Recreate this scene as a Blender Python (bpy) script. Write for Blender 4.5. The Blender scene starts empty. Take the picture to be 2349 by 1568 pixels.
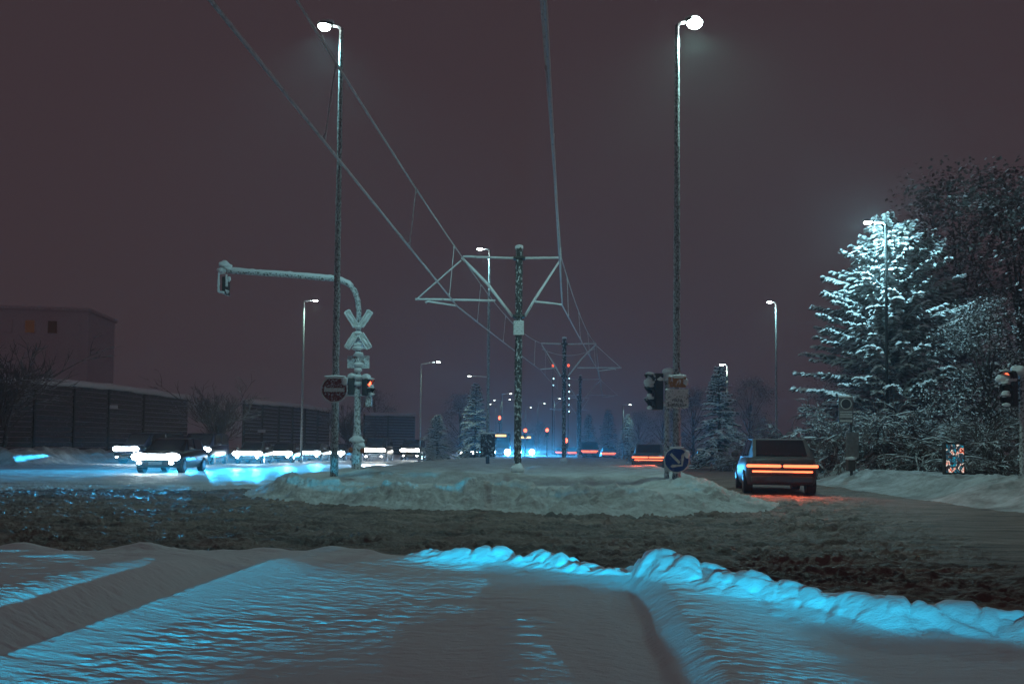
import bpy, bmesh, math, random
import numpy as np
from mathutils import Vector, Matrix, noise as mnoise
R = math.radians
S = bpy.context.scene
COL = S.collection

# ------------------------------------------------------------------ camera
W, H, FPX = 2349.0, 1568.0, 1700.0          # photo measured on a 2349 x 1568 view
PITCH, ROLL, SHIFT, CZ = 1.9, 0.5, 0.0805, 1.08
cam = bpy.data.cameras.new('camera'); cam_o = bpy.data.objects.new('camera', cam); COL.objects.link(cam_o)
cam.sensor_width = 36; cam.lens = FPX / W * 36; cam.shift_y = SHIFT
cam.clip_start = 0.05; cam.clip_end = 4000
CM = Matrix.Rotation(R(90 + PITCH), 3, 'X') @ Matrix.Rotation(R(ROLL), 3, 'Z')
cam_o.location = (0, 0, CZ); cam_o.rotation_euler = CM.to_euler()
S.camera = cam_o

# ------------------------------------------------------------------ world (night sky over a lit town)
w = bpy.data.worlds.new("World"); S.world = w; w.use_nodes = True
bg = w.node_tree.nodes['Background']
bg.inputs[0].default_value = (0.0452, 0.0300, 0.0358, 1); bg.inputs[1].default_value = 1.0

S.view_settings.view_transform = 'Standard'; S.view_settings.look = 'None'
S.view_settings.exposure = 0; S.view_settings.gamma = 1
S.render.engine = 'CYCLES'
S.cycles.use_denoising = True
S.cycles.max_bounces = 5; S.cycles.diffuse_bounces = 2; S.cycles.glossy_bounces = 2
S.cycles.transmission_bounces = 2; S.cycles.volume_bounces = 1; S.cycles.transparent_max_bounces = 4
S.cycles.sample_clamp_indirect = 3; S.cycles.use_light_tree = True
S.cycles.caustics_reflective = False; S.cycles.caustics_refractive = False

# power of the light sources
LAMP_W = 950.0
OTHER = 0.19                  # the lamps farther off
BEAM_W = 34000.0
BACK_W = 24000.0
HAZE_DENSITY = 0.0011
SHADE_RIDGE_Z = .305                # crest of the unseen ridge added behind the viewpoint to shade low snow

# ------------------------------------------------------------------ helpers
def P(px, py, d):
    """world point seen at photo position (px, py) at depth d"""
    v = CM @ Vector(((px - W/2) / FPX, (H/2 - py) / FPX + SHIFT * W / FPX, -1))
    v *= d / v.y
    return Vector((v.x, v.y, v.z + CZ))
def PX(px, d, z=0.0):
    """x of the point with height z at depth d that stands at photo column px"""
    py = 1029
    for _ in range(3):
        p = P(px, py, d); py -= (z - p.z) / d * FPX
    return P(px, py, d).x
def tag(o, label=None, cat=None, group=None, kind=None):
    if label: o['label'] = label
    if cat: o['category'] = cat
    if group: o['group'] = group
    if kind: o['kind'] = kind
    return o
def empty(name, loc, rz=0, label=None, cat=None, group=None):
    o = bpy.data.objects.new(name, None); COL.objects.link(o)
    o.location = loc; o.rotation_euler = (0, 0, rz); o.empty_display_size = .2
    return tag(o, label, cat, group)
def copy_tree(o, parent=None):
    c = o.copy(); COL.objects.link(c); c.parent = parent
    for ch in list(o.children): copy_tree(ch, c)
    return c
def basis(d):
    d = d.normalized()
    a = Vector((0, 0, 1)) if abs(d.z) < .9 else Vector((0, 1, 0))
    u = d.cross(a).normalized()
    return u, d.cross(u).normalized()
class MB:
    def __init__(s): s.v = []; s.f = []
    def quad(s, a, b, c, d):
        i = len(s.v); s.v += [tuple(a), tuple(b), tuple(c), tuple(d)]; s.f.append((i, i+1, i+2, i+3)); return s
    def box(s, c, size, rot=None):
        i = len(s.v); c = Vector(c); hx, hy, hz = [k/2 for k in size]
        for x, y, z in ((-1,-1,-1),(1,-1,-1),(1,1,-1),(-1,1,-1),(-1,-1,1),(1,-1,1),(1,1,1),(-1,1,1)):
            p = Vector((x*hx, y*hy, z*hz))
            if rot is not None: p = rot @ p
            s.v.append(tuple(c + p))
        s.f += [tuple(i+k for k in q) for q in ((0,3,2,1),(4,5,6,7),(0,1,5,4),(1,2,6,5),(2,3,7,6),(3,0,4,7))]
        return s
    def rbox(s, c, size, b, rot=None):
        """box with chamfered edges"""
        bm = bmesh.new(); bmesh.ops.create_cube(bm, size=1)
        bmesh.ops.scale(bm, vec=size, verts=bm.verts)
        bmesh.ops.bevel(bm, geom=bm.edges[:], offset=b, segments=2, affect='EDGES', profile=.5)
        i = len(s.v); bm.verts.index_update()
        for v in bm.verts:
            p = v.co.copy()
            if rot is not None: p = rot @ p
            s.v.append(tuple(Vector(c) + p))
        s.f += [tuple(i + v.index for v in f.verts) for f in bm.faces]; bm.free(); return s
    def tube(s, pts, rad, n=8, jit=0, cap=True, rnd=random):
        pts = [Vector(p) for p in pts]
        if not hasattr(rad, '__len__'): rad = [rad] * len(pts)
        i0 = len(s.v); u = None
        for k, p in enumerate(pts):
            d = pts[min(k+1, len(pts)-1)] - pts[max(k-1, 0)]
            if d.length < 1e-9: d = Vector((0, 0, 1))
            d.normalize()
            if u is None: u, v = basis(d)
            else:
                u = u - d * u.dot(d)
                if u.length < 1e-6: u, v = basis(d)
                u.normalize(); v = d.cross(u)
            for j in range(n):
                a = 2*math.pi*j/n; r = rad[k] * (1 + (rnd.uniform(-jit, jit) if jit else 0))
                s.v.append(tuple(p + (u*math.cos(a) + v*math.sin(a)) * r))
        m = len(pts)
        for k in range(m-1):
            for j in range(n):
                a = i0 + k*n + j; b = i0 + k*n + (j+1) % n
                s.f.append((a, b, b+n, a+n))
        if cap:
            s.f.append(tuple(i0 + j for j in range(n))[::-1]); s.f.append(tuple(i0 + (m-1)*n + j for j in range(n)))
        return s
    def seg(s, a, b, r0, r1=None, n=8, k=2, jit=0):
        a, b = Vector(a), Vector(b); r1 = r0 if r1 is None else r1
        return s.tube([a.lerp(b, t/(k-1)) for t in range(k)], [r0 + (r1-r0)*t/(k-1) for t in range(k)], n, jit)
    def cyl(s, c, axis, r, h, n=24):
        c = Vector(c); a = Vector(axis).normalized() * h/2
        return s.tube([c - a, c + a], r, n)
    def blob(s, c, size, seed=0, sub=2, amp=.25, freq=1.6, rot=None):
        bm = bmesh.new(); bmesh.ops.create_icosphere(bm, subdivisions=sub, radius=1)
        i = len(s.v); bm.verts.index_update(); off = Vector((seed*3.7, seed*1.3, -seed*2.1))
        for v in bm.verts:
            p = v.co * (1 + amp * mnoise.noise(v.co * freq + off))
            p = Vector((p.x*size[0], p.y*size[1], p.z*size[2]))
            if rot is not None: p = rot @ p
            s.v.append(tuple(Vector(c) + p))
        s.f += [tuple(i + v.index for v in f.verts) for f in bm.faces]; bm.free(); return s
    def loft(s, rings, cap=True):
        n = len(rings[0]); i = len(s.v)
        for r in rings: s.v += [tuple(p) for p in r]
        for k in range(len(rings)-1):
            for j in range(n):
                a = i + k*n + j; b = i + k*n + (j+1) % n
                s.f.append((a, b, b+n, a+n))
        if cap:
            s.f.append(tuple(i + j for j in range(n))[::-1]); s.f.append(tuple(i + (len(rings)-1)*n + j for j in range(n)))
        return s
    def prism(s, poly, d):
        """poly: 3D outline, d: extrusion vector"""
        d = Vector(d); return s.loft([[Vector(p) for p in poly], [Vector(p) + d for p in poly]])
    def build(s, name, mat, parent=None, smooth=False, loc=None):
        me = bpy.data.meshes.new(name); me.from_pydata(s.v, [], s.f); me.update()
        bm = bmesh.new(); bm.from_mesh(me); bmesh.ops.recalc_face_normals(bm, faces=bm.faces); bm.to_mesh(me); bm.free()
        me.materials.append(mat)
        if smooth: me.polygons.foreach_set('use_smooth', [True]*len(me.polygons))
        o = bpy.data.objects.new(name, me); COL.objects.link(o)
        if parent is not None: o.parent = parent
        if loc is not None: o.location = loc
        return o
def light(kind, name, parent, loc, power, color, size=.1, **kw):
    l = bpy.data.lights.new(name, kind); l.energy = power; l.color = color
    l.shadow_soft_size = size
    for k, v in kw.items(): setattr(l, k, v)
    o = bpy.data.objects.new(name, l); COL.objects.link(o); o.parent = parent; o.location = loc
    return o
def aim(o, d):
    o.rotation_euler = Vector(d).to_track_quat('-Z', 'Y').to_euler()

# ------------------------------------------------------------------ materials
def nm(name):
    m = bpy.data.materials.new(name); m.use_nodes = True
    t = m.node_tree; return m, t, t.nodes['Principled BSDF']
def plain(name, col, rough=.5, metal=0, emit=None, es=0):
    m, t, b = nm(name)
    n = t.nodes.new('ShaderNodeTexNoise'); n.inputs['Scale'].default_value = 9; n.inputs['Detail'].default_value = 4
    tc = t.nodes.new('ShaderNodeTexCoord'); t.links.new(tc.outputs['Object'], n.inputs['Vector'])
    r = t.nodes.new('ShaderNodeValToRGB')
    r.color_ramp.elements[0].position = .3; r.color_ramp.elements[1].position = .7
    r.color_ramp.elements[0].color = (*[c*.75 for c in col], 1); r.color_ramp.elements[1].color = (*[min(1, c*1.15) for c in col], 1)
    t.links.new(n.outputs['Fac'], r.inputs[0]); t.links.new(r.outputs[0], b.inputs['Base Color'])
    b.inputs['Roughness'].default_value = rough; b.inputs['Metallic'].default_value = metal
    if emit: b.inputs['Emission Color'].default_value = (*emit, 1); b.inputs['Emission Strength'].default_value = es
    return m
def crust(name, dark, cover=.5, scale=14, bump=.6, stretch=1.0, snow=(.8, .82, .84)):
    """metal plastered with wind-blown snow"""
    m, t, b = nm(name); L = t.links
    tc = t.nodes.new('ShaderNodeTexCoord'); mp = t.nodes.new('ShaderNodeMapping')
    mp.inputs['Scale'].default_value = (1, 1, stretch); L.new(tc.outputs['Object'], mp.inputs[0])
    n = t.nodes.new('ShaderNodeTexNoise'); n.inputs['Scale'].default_value = scale; n.inputs['Detail'].default_value = 5; n.inputs['Roughness'].default_value = .65
    L.new(mp.outputs[0], n.inputs['Vector'])
    r = t.nodes.new('ShaderNodeValToRGB'); r.color_ramp.elements[0].position = 1-cover-.06; r.color_ramp.elements[1].position = 1-cover+.06
    L.new(n.outputs['Fac'], r.inputs[0])
    mx = t.nodes.new('ShaderNodeMixRGB'); mx.inputs[1].default_value = (*dark, 1); mx.inputs[2].default_value = (*snow, 1)
    L.new(r.outputs[0], mx.inputs[0]); L.new(mx.outputs[0], b.inputs['Base Color'])
    bp = t.nodes.new('ShaderNodeBump'); bp.inputs['Strength'].default_value = bump; bp.inputs['Distance'].default_value = .04
    L.new(n.outputs['Fac'], bp.inputs['Height']); L.new(bp.outputs[0], b.inputs['Normal'])
    b.inputs['Roughness'].default_value = .7
    return m
def snow_mat(name, col, scale=40, bump=.35, dist=.02, dirt=None, dscale=2.0, dstretch=(1,1,1), rough=.65, d0=.4, d1=.6, bstretch=(1,1,1)):
    m, t, b = nm(name); L = t.links
    tc = t.nodes.new('ShaderNodeTexCoord')
    n = t.nodes.new('ShaderNodeTexNoise'); n.inputs['Scale'].default_value = scale; n.inputs['Detail'].default_value = 6; n.inputs['Roughness'].default_value = .7
    mb = t.nodes.new('ShaderNodeMapping'); mb.inputs['Scale'].default_value = bstretch; L.new(tc.outputs['Object'], mb.inputs[0]); L.new(mb.outputs[0], n.inputs['Vector'])
    bp = t.nodes.new('ShaderNodeBump'); bp.inputs['Strength'].default_value = bump; bp.inputs['Distance'].default_value = dist
    L.new(n.outputs['Fac'], bp.inputs['Height'])
    n3 = t.nodes.new('ShaderNodeTexNoise'); n3.inputs['Scale'].default_value = scale*6; n3.inputs['Detail'].default_value = 3; L.new(tc.outputs['Object'], n3.inputs['Vector'])
    b3 = t.nodes.new('ShaderNodeBump'); b3.inputs['Strength'].default_value = .5; b3.inputs['Distance'].default_value = dist*.25
    L.new(n3.outputs['Fac'], b3.inputs['Height']); L.new(bp.outputs[0], b3.inputs['Normal']); L.new(b3.outputs[0], b.inputs['Normal'])
    if dirt:
        mp = t.nodes.new('ShaderNodeMapping'); mp.inputs['Scale'].default_value = dstretch; L.new(tc.outputs['Object'], mp.inputs[0])
        n2 = t.nodes.new('ShaderNodeTexNoise'); n2.inputs['Scale'].default_value = dscale; n2.inputs['Detail'].default_value = 7; n2.inputs['Roughness'].default_value = .7
        L.new(mp.outputs[0], n2.inputs['Vector'])
        r = t.nodes.new('ShaderNodeValToRGB'); r.color_ramp.elements[0].position = d0; r.color_ramp.elements[1].position = d1
        r.color_ramp.elements[0].color = (*dirt, 1); r.color_ramp.elements[1].color = (*col, 1)
        L.new(n2.outputs['Fac'], r.inputs[0]); L.new(r.outputs[0], b.inputs['Base Color'])
    else: b.inputs['Base Color'].default_value = (*col, 1)
    b.inputs['Roughness'].default_value = rough
    return m
def foliage(name, green, thr=.25, patch=.0):
    """dark needles or twigs with snow lying on every face that looks up"""
    m, t, b = nm(name); L = t.links
    g = t.nodes.new('ShaderNodeNewGeometry'); sp = t.nodes.new('ShaderNodeSeparateXYZ'); L.new(g.outputs['Normal'], sp.inputs[0])
    tc = t.nodes.new('ShaderNodeTexCoord')
    n = t.nodes.new('ShaderNodeTexNoise'); n.inputs['Scale'].default_value = 3.5; n.inputs['Detail'].default_value = 4
    L.new(tc.outputs['Object'], n.inputs['Vector'])
    a = t.nodes.new('ShaderNodeMath'); a.operation = 'MULTIPLY_ADD'; a.inputs[1].default_value = 1.6; a.inputs[2].default_value = -.8
    L.new(n.outputs['Fac'], a.inputs[0])
    c = t.nodes.new('ShaderNodeMath'); c.operation = 'ADD'; L.new(sp.outputs['Z'], c.inputs[0]); L.new(a.outputs[0], c.inputs[1])
    r = t.nodes.new('ShaderNodeMapRange'); r.inputs['From Min'].default_value = thr; r.inputs['From Max'].default_value = thr + .25
    L.new(c.outputs[0], r.inputs['Value'])
    mx = t.nodes.new('ShaderNodeMixRGB'); mx.inputs[1].default_value = (*green, 1); mx.inputs[2].default_value = (.82, .84, .86, 1)
    L.new(r.outputs[0], mx.inputs[0]); L.new(mx.outputs[0], b.inputs['Base Color']); b.inputs['Roughness'].default_value = .75
    return m
def emis(name, col, s):
    m, t, b = nm(name); b.inputs['Base Color'].default_value = (.02, .02, .02, 1)
    b.inputs['Emission Color'].default_value = (*col, 1); b.inputs['Emission Strength'].default_value = s; return m
M = dict(
    snow=snow_mat('fresh_snow', (.86, .87, .88), 22, .55, .02, bstretch=(.55, 1.6, 1)),
    snowcap=snow_mat('snow_cap', (.84, .85, .87), 35, .35, .02),
    dirty=snow_mat('trodden_snow', (.74, .73, .72), 11, .9, .09, dirt=(.50, .46, .43), dscale=1.6, d0=.34, d1=.56),
    slush=snow_mat('slush_road', (.44, .29, .23), 18, 1.0, .06, dirt=(.13, .085, .066), dscale=1.6, dstretch=(.35, 2.4, 1), rough=.55, d0=.38, d1=.66),
    packed=snow_mat('packed_snow_road', (.72, .70, .68), 14, .8, .05, dirt=(.40, .34, .31), dscale=1.2, dstretch=(.3, 2.0, 1), rough=.5, d0=.36, d1=.6),
    bank=snow_mat('ploughed_bank', (.66, .66, .67), 7, .8, .10, dirt=(.34, .31, .30), dscale=1.3),
    steel=crust('frosted_steel', (.06, .055, .05), .34, 26, .6),
    pole=crust('snow_plastered_pole', (.16, .15, .145), .50, 30, 1.0, .6, (.62, .63, .65)),
    mastpole=crust('frosted_dark_mast', (.055, .05, .05), .42, 13, 1.0, .7),
    polelow=crust('snow_plastered_post', (.11, .10, .09), .54, 17, 1.0, .8, (.7, .71, .73)),
    wire=crust('frosted_wire', (.34, .34, .34), .62, 12, .3, 1, (.62, .62, .64)),
    armsnow=crust('snow_loaded_arm', (.25, .24, .23), .68, 9, .6),
    signsnow=crust('snow_blown_plate', (.20, .20, .19), .58, 21, 1.0),
    redsign=crust('snow_speckled_red', (.22, .035, .03), .42, 24, .8),
    bluesign=crust('snow_speckled_blue', (.015, .06, .25), .33, 17, .5),
    orangesign=crust('snow_crusted_orange', (.42, .19, .06), .42, 20, .9, .4),
    white=crust('white_enamel', (.62, .62, .6), .45, 20, .4),
    dark=plain('dark_housing', (.05, .048, .045), .6),
    grey=plain('grey_metal', (.22, .22, .22), .5, .4),
    text=plain('black_lettering', (.03, .03, .03), .6),
    bark=crust('snowy_bark', (.07, .055, .045), .36, 12, .9, .4),
    conif=foliage('snow_laden_needles', (.06, .075, .06), .02),
    rime=foliage('rimed_twigs', (.12, .11, .10), -.6),
    darkleaf=foliage('dark_leaves_with_snow', (.12, .11, .10), .22),
    twig=foliage('snow_laden_twigs', (.15, .125, .12), .55),
    wall=crust('dark_boards_rimed', (.10, .085, .09), .36, 5, .4, 6, (.6, .58, .6)),
    lens=emis('lamp_lens', (.80, 1, .96), 80), lensfar=emis('far_lamp_lens', (.85, 1, .92), 9),
    head=emis('headlight_glow', (.75, .93, 1), 26), headw=emis('headlight_warm', (1, .97, .88), 20),
    red=emis('red_light', (1, .12, .05), 5), tail=emis('tail_light', (1, .13, .05), 4.2), amber=emis('amber_light', (1, .42, .12), 3),
    off=plain('unlit_lens', (.04, .035, .03), .25),
    led=emis('led_dot', (.45, .9, 1), 6), disp=emis('orange_display', (1, .55, .15), 2.2),
    win=emis('dim_window', (.50, .20, .10), .07),
    glass=plain('car_glass', (.015, .017, .02), .08), tyre=plain('tyre_rubber', (.02, .02, .02), .8), rim=plain('wheel_rim', (.12, .12, .12), .5, .5),
    plate=plain('number_plate', (.28, .27, .27), .5), render_=plain('dark_render', (.74, .66, .69), .8),
    paint_m=plain('brown_grey_paint', (.075, .06, .062), .5), paint_k=plain('black_paint', (.012, .012, .014), .28), paint_g=plain('grey_paint', (.10, .105, .11), .3, .3),
    paint_b=plain('blue_paint', (.02, .03, .06), .3), paint_w=plain('white_paint', (.45, .45, .45), .35), paint_r=plain('maroon_paint', (.09, .02, .02), .3),
)

# ------------------------------------------------------------------ terrain
rs = np.random.RandomState(7)
PERM = rs.permutation(512).astype(np.int64); GR = rs.uniform(0, 2*np.pi, 512)
def gn(x, y, seed=0):
    xi = np.floor(x).astype(np.int64); yi = np.floor(y).astype(np.int64); xf = x - xi; yf = y - yi
    def g(ix, iy, dx, dy):
        a = GR[PERM[(PERM[(ix + seed*131) & 511] + iy) & 511]]
        return np.cos(a)*dx + np.sin(a)*dy
    u = xf*xf*xf*(xf*(xf*6-15)+10); v = yf*yf*yf*(yf*(yf*6-15)+10)
    a = g(xi, yi, xf, yf); b = g(xi+1, yi, xf-1, yf); c = g(xi, yi+1, xf, yf-1); d = g(xi+1, yi+1, xf-1, yf-1)
    return (a + (b-a)*u + ((c + (d-c)*u) - (a + (b-a)*u))*v) * 1.5
def fbm(x, y, o=4, seed=0, gain=.5, lac=2.03):
    s = 0; a = 1
    for k in range(o): s = s + a*gn(x, y, seed+k); x = x*lac + 11.3; y = y*lac - 7.1; a *= gain
    return s
def billow(x, y, o=3, seed=0):
    s = 0; a = 1
    for k in range(o): s = s + a*(1 - np.abs(gn(x, y, seed+k))*2); x = x*2.1 + 3; y = y*2.1 + 5; a *= .5
    return s
def clod(x, y, seed=0, r=.75, keep=1.0):
    """rounded lumps of random size, one to a cell"""
    xi = np.floor(x).astype(np.int64); yi = np.floor(y).astype(np.int64); out = np.zeros(np.shape(x))
    for i in (-1, 0, 1):
        for j in (-1, 0, 1):
            h = PERM[(PERM[(xi + i + seed*57) & 511] + yi + j) & 511]; a = GR[h]/(2*np.pi); b = GR[(h*7 + 13) & 511]/(2*np.pi); c = GR[(h*3 + 101) & 511]/(2*np.pi)
            rr = r*(.35 + .65*c); d2 = ((xi + i + a - x)**2 + (yi + j + b - y)**2)/rr**2
            out = np.maximum(out, np.sqrt(np.clip(1 - d2, 0, 1))*rr/r*(c < keep))
    return out
def ss(a, b, x):
    t = np.clip((x-a)/(b-a), 0, 1); return t*t*(3-2*t)
def dline(X, Y, pts):
    d = np.full(X.shape, 1e9)
    for (ax, ay), (bx, by) in zip(pts[:-1], pts[1:]):
        vx, vy = bx-ax, by-ay; t = np.clip(((X-ax)*vx + (Y-ay)*vy)/(vx*vx+vy*vy), 0, 1)
        d = np.minimum(d, np.hypot(X-ax-t*vx, Y-ay-t*vy))
    return d
def sdpoly(X, Y, pts):
    d = dline(X, Y, pts + pts[:1]); ins = np.zeros(X.shape, bool)
    for (ax, ay), (bx, by) in zip(pts, pts[1:] + pts[:1]):
        c = ((ay > Y) != (by > Y))
        with np.errstate(divide='ignore', invalid='ignore'):
            ins ^= c & (X < (bx-ax)*(Y-ay)/(by-ay+1e-12) + ax)
    return np.where(ins, d, -d)
FRONT = [(-30, 5.0), (-14, 5.6), (-4.1, 6.15), (-2.4, 6.35), (-1.1, 6.35), (-.35, 5.65), (.15, 5.5), (.8, 5.1), (1.35, 4.6), (1.7, 4.15), (2.1, 3.85), (2.7, 3.55), (4.5, 2.8), (8, 1.4), (30, -3), (30, -30), (-30, -30)]
ISLE = [(-6.0, 16.6), (-4.6, 15.0), (-2.2, 13.6), (0, 12.8), (2.2, 12.3), (3.8, 13.0), (5.0, 14.2), (5.5, 15.4), (5.6, 17.5), (6.4, 24), (7.9, 36), (9.6, 51), (10.4, 75), (11.4, 100), (12.5, 140), (14, 220), (9, 220), (3.2, 160), (-.5, 100), (-3.0, 75), (-4.4, 58), (-6.0, 42), (-6.9, 28), (-6.9, 20)]
RBANK = [(9.3, 2), (9.3, 13.5), (9.9, 22.7), (12.0, 36), (15.5, 55), (19.5, 80), (25, 140), (30, 240), (1500, 1500), (1500, 0)]
LBANK = [(-300, 30), (-50, 35.5), (-24.8, 37.5), (-26, 46), (-24.4, 60), (-21, 80), (-14, 112), (-9, 150), (-6, 240), (-1500, 1500)]
def terrain(X, Y):
    sF, sI, sR, sL = (sdpoly(X, Y, p) for p in (FRONT, ISLE, RBANK, LBANK))
    # road and slush: furrows along the cross street, thinner on the through roads
    cross = ss(24, 17, Y) * ss(7.5, 5.0, X - (Y-12)*.35)
    ca, sa = math.cos(-.20), math.sin(-.20)
    U = X*ca - Y*sa; V = X*sa + Y*ca
    fur = fbm(X*.75, Y*3.6 + .4*np.sin(X*.35), 5, 3, .62)
    fine = billow(X*2.2, Y*4.4, 3, 21)
    ruts = gn(X*.16, Y*1.15, 40)
    hr = cross*(.038*fur + .034*ruts + .040*np.maximum(fine - 1, -.9)*(.5 + .5*ss(-.2, .5, fur))) + (1-cross)*(.010*fbm(U*.5, V*2.2, 3, 9) + .006*fbm(X*2, Y*2, 2, 12))
    hr = hr + cross*.045*np.maximum(billow(X*5.0, Y*9, 3, 23) - 1, -.8)*ss(-.3, .4, fbm(X*.8, Y*2, 2, 25)) - .02
    crumb = ss(-.35, .35, fbm(X*.35, Y*1.6, 3, 26))
    hr = hr + cross*crumb*(.035*clod(X*3.2, Y*4.5, 27, .7, .5) + .022*clod(X*7.5, Y*9, 28, .7, .6))
    # foreground snowfield
    e = ss(-.05, .30, sF)
    zf = .236 + .012*fbm(X*.45, Y*.45, 2, 30)
    # left ridge: trench and higher field on its left, long slope down to the track bed on its right
    ax, ay, bx, by = -1.83, 2.60, -1.49, 4.74
    L = math.hypot(bx-ax, by-ay); tx, ty = (bx-ax)/L, (by-ay)/L
    t = (X-ax)*tx + (Y-ay)*ty; s = (X-ax)*ty - (Y-ay)*tx + .015*gn(t*.9, t*0+3, 33)
    amp = ss(3.3, 2.0, t)
    zr = .325 + .024*np.clip(t, -1.5, 2.2)
    left = .300 + .042*ss(-.62, -1.0, s) - .06*ss(-1.8, -3.0, s)
    prof = np.where(s < 0, np.where(s > -.20, zr - (zr - .13)*ss(0, -.22, s), .13 + (left - .13)*ss(-.42, -.85, s)), .236 + (zr - .236)*np.exp(-np.clip(s, 0, 9)/.52)*(1 - ss(1.0, 1.9, s)))
    wgt = amp*ss(1.9, 1.5, s)*np.where(s < -1.0, 1.0, 1.0)
    zf = zf*(1-wgt) + prof*wgt
    # right step of the track bed, falling away gently beyond
    xs = .605 + .085*(Y-2.7) + .016*gn(Y*2.2, Y*0+5, 34) - .10*ss(4.4, 5.3, Y)
    q = X - xs; aq = ss(5.4, 4.9, Y)
    zf = zf + aq*(.088*ss(-.04, .16, q)*(1 - ss(.12, .95, q)) - .025*ss(-.25, -.05, q)*ss(.02, -.05, q))
    # low drift in the middle of the bed, where ripples catch the light
    zf = zf + .026*np.exp(-((X - .10 - .06*(Y-3))/.20)**2)*ss(4.6, 3.6, Y) + .02*np.exp(-((X-.15)/.45)**2)*np.exp(-((Y-4.75)/.22)**2)
    zf = zf + .018*np.exp(-((X+1.2)/.5)**2)*np.exp(-((Y-5.6)/.3)**2)
    # wind ripples, long across the view
    rip = .0034*gn(X*6 + gn(X*2, Y*2, 50), Y*15 + gn(X*1.5, Y*1.5, 51), 44) + .0030*gn(X*13, Y*34, 45) + .0019*gn(X*27, Y*66, 46)
    rip = rip*(1 - .7*ss(.75, 1.3, X))
    rmask = ss(-.15, .45, fbm(X*.7, Y*.8, 2, 47) + .15)
    zf = zf + rip*(.65 + .6*rmask)*(1 - .75*np.exp(-((s-.10)/.16)**2)*amp) + .003*gn(X*2.3, Y*6, 53)*rmask
    # clods along the ploughed edge
    db = dline(X, Y, [(-.55, 5.55), (0, 5.22), (.65, 4.78), (1.1, 4.36), (1.45, 3.95), (1.8, 3.62), (2.35, 3.36), (4, 2.75), (7, 1.4)])
    wx = X + .05*gn(X*7, Y*7, 64); wy = Y + .05*gn(X*7, Y*7, 67)
    cl = .75*clod(wx*4.2, wy*4.2, 61, .95) + .40*clod(wx*8.5 + 3, wy*8.5, 62, .9) + .10*gn(X*16, Y*16, 66) + .25*gn(X*1.3, Y*1.3, 60)
    zb = np.exp(-(db/.15)**2)*(.05 + .095*np.clip(cl, 0, .85)) + np.exp(-(db/.27)**2)*.03 + np.exp(-(db/.30)**2)*.025*clod(X*7, Y*7, 68, .6, .35)
    dl = dline(X, Y, [(-14, 5.3), (-4.1, 5.85), (-2.4, 6.05), (-1.1, 6.05)])
    zb = zb + np.exp(-(dl/.12)**2)*.06*np.clip(gn(X*2.2, Y*2.2, 63) + .35, 0, 1.2)
    clods = np.exp(-((X+3.4)/1.6)**2)*np.exp(-((Y-5.2)/.35)**2)*.05*np.clip(gn(X*2.2, Y*4, 65), 0, 1)
    zF = (zf + zb + clods)
    z = hr*(1-e) + zF*e
    # traffic island
    rough = billow(X*2.6, Y*2.6, 4, 70) - .7
    front = ss(21, 15, Y)
    eI = ss(-.1, .8 + .8*front, sI + front*.25*gn(X*1.5, Y*1.5, 76))
    zi = .26 - .06*front*ss(3.2, .6, sI) + .05*fbm(X*.35, Y*.35, 3, 72) + .004*fbm(X*9, Y*9, 2, 73)
    zi = zi + front*np.exp(-((sI-.9)/.55)**2)*(.03 + .085*rough)
    rubble = front*ss(2.4, .8, sI)*ss(-.25, .25, fbm(X*.55, Y*.8, 3, 77))
    zi = zi + rubble*(.05*(billow(X*4.2, Y*4.2, 4, 80) - .6) + .20*clod(X*3.4, Y*3.4, 81, .9) + .10*clod(X*7, Y*7, 82, .8, .7))
    zi = zi + front*.11*ss(1.6, .3, sI)*clod(X*4.5, Y*4.5, 83, .8, .6)
    dle = dline(X, Y, [(-5.7, 18.0), (-5.3, 16.7), (-4.4, 15.7)])
    zi = zi + np.exp(-(dle/.5)**2)*(.10 + .10*clod(X*1.9, Y*1.9, 84, .95))
    dm = dline(X, Y, [(-.75, 14.6), (-.25, 14.35), (.25, 14.5)])
    zi = zi + np.exp(-(dm/.30)**2)*(.20 + .09*billow(X*2.6, Y*2.6, 3, 85)*.6)
    dm2 = dline(X, Y, [(1.2, 13.9), (2.6, 14.1)])
    zi = zi + np.exp(-(dm2/.35)**2)*(.07 + .06*(billow(X*3.6, Y*3.6, 3, 87) - .5))
    dbk = dline(X, Y, [(-4.4, 20.2), (-2.0, 19.3), (1.0, 19.2), (3.2, 18.8), (3.9, 17.6)])
    zi = zi + np.exp(-(dbk/.55)**2)*(.16 + .09*gn(X*.9, Y*.9, 90) + .05*gn(X*2.2, Y*2.2, 91)) - .10*np.exp(-((dline(X, Y, [(-4.0, 18.6), (-1, 18.0), (3.0, 17.6)]))/.7)**2)
    zi = zi + .05*np.exp(-((sI-1.0)/.6)**2)*(1-front)*(1 + gn(X*.8, Y*.8, 93))
    z = z*(1-eI) + zi*eI
    # banks
    for sd, hh, sc, sdn in ((sR, .55, .9, 100), (sL, .85, .55, 110)):
        eB = ss(-.2, 1.7, sd + .35*gn(X*.7, Y*.7, sdn+7))
        zB = hh*(.72 + .22*fbm(X*.3, Y*.3, 2, sdn) + .18*np.exp(-((sd-1.8)/1.2)**2)*billow(X*sc, Y*sc, 3, sdn+3)*1.2) - .15*hh*ss(3, 7, sd)
        z = z*(1-eB) + zB*eB
    reg = np.zeros(X.shape, np.int8); reg[(Y > 20 + .3*(X + 6) + 1.2*gn(X*.25, Y*.25, 120)) & (X < -2)] = 5
    reg[sF > .0] = 1; reg[sI > -.05] = 2; reg[sR > -.05] = 3; reg[sL > -.05] = 4
    return z, reg
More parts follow.
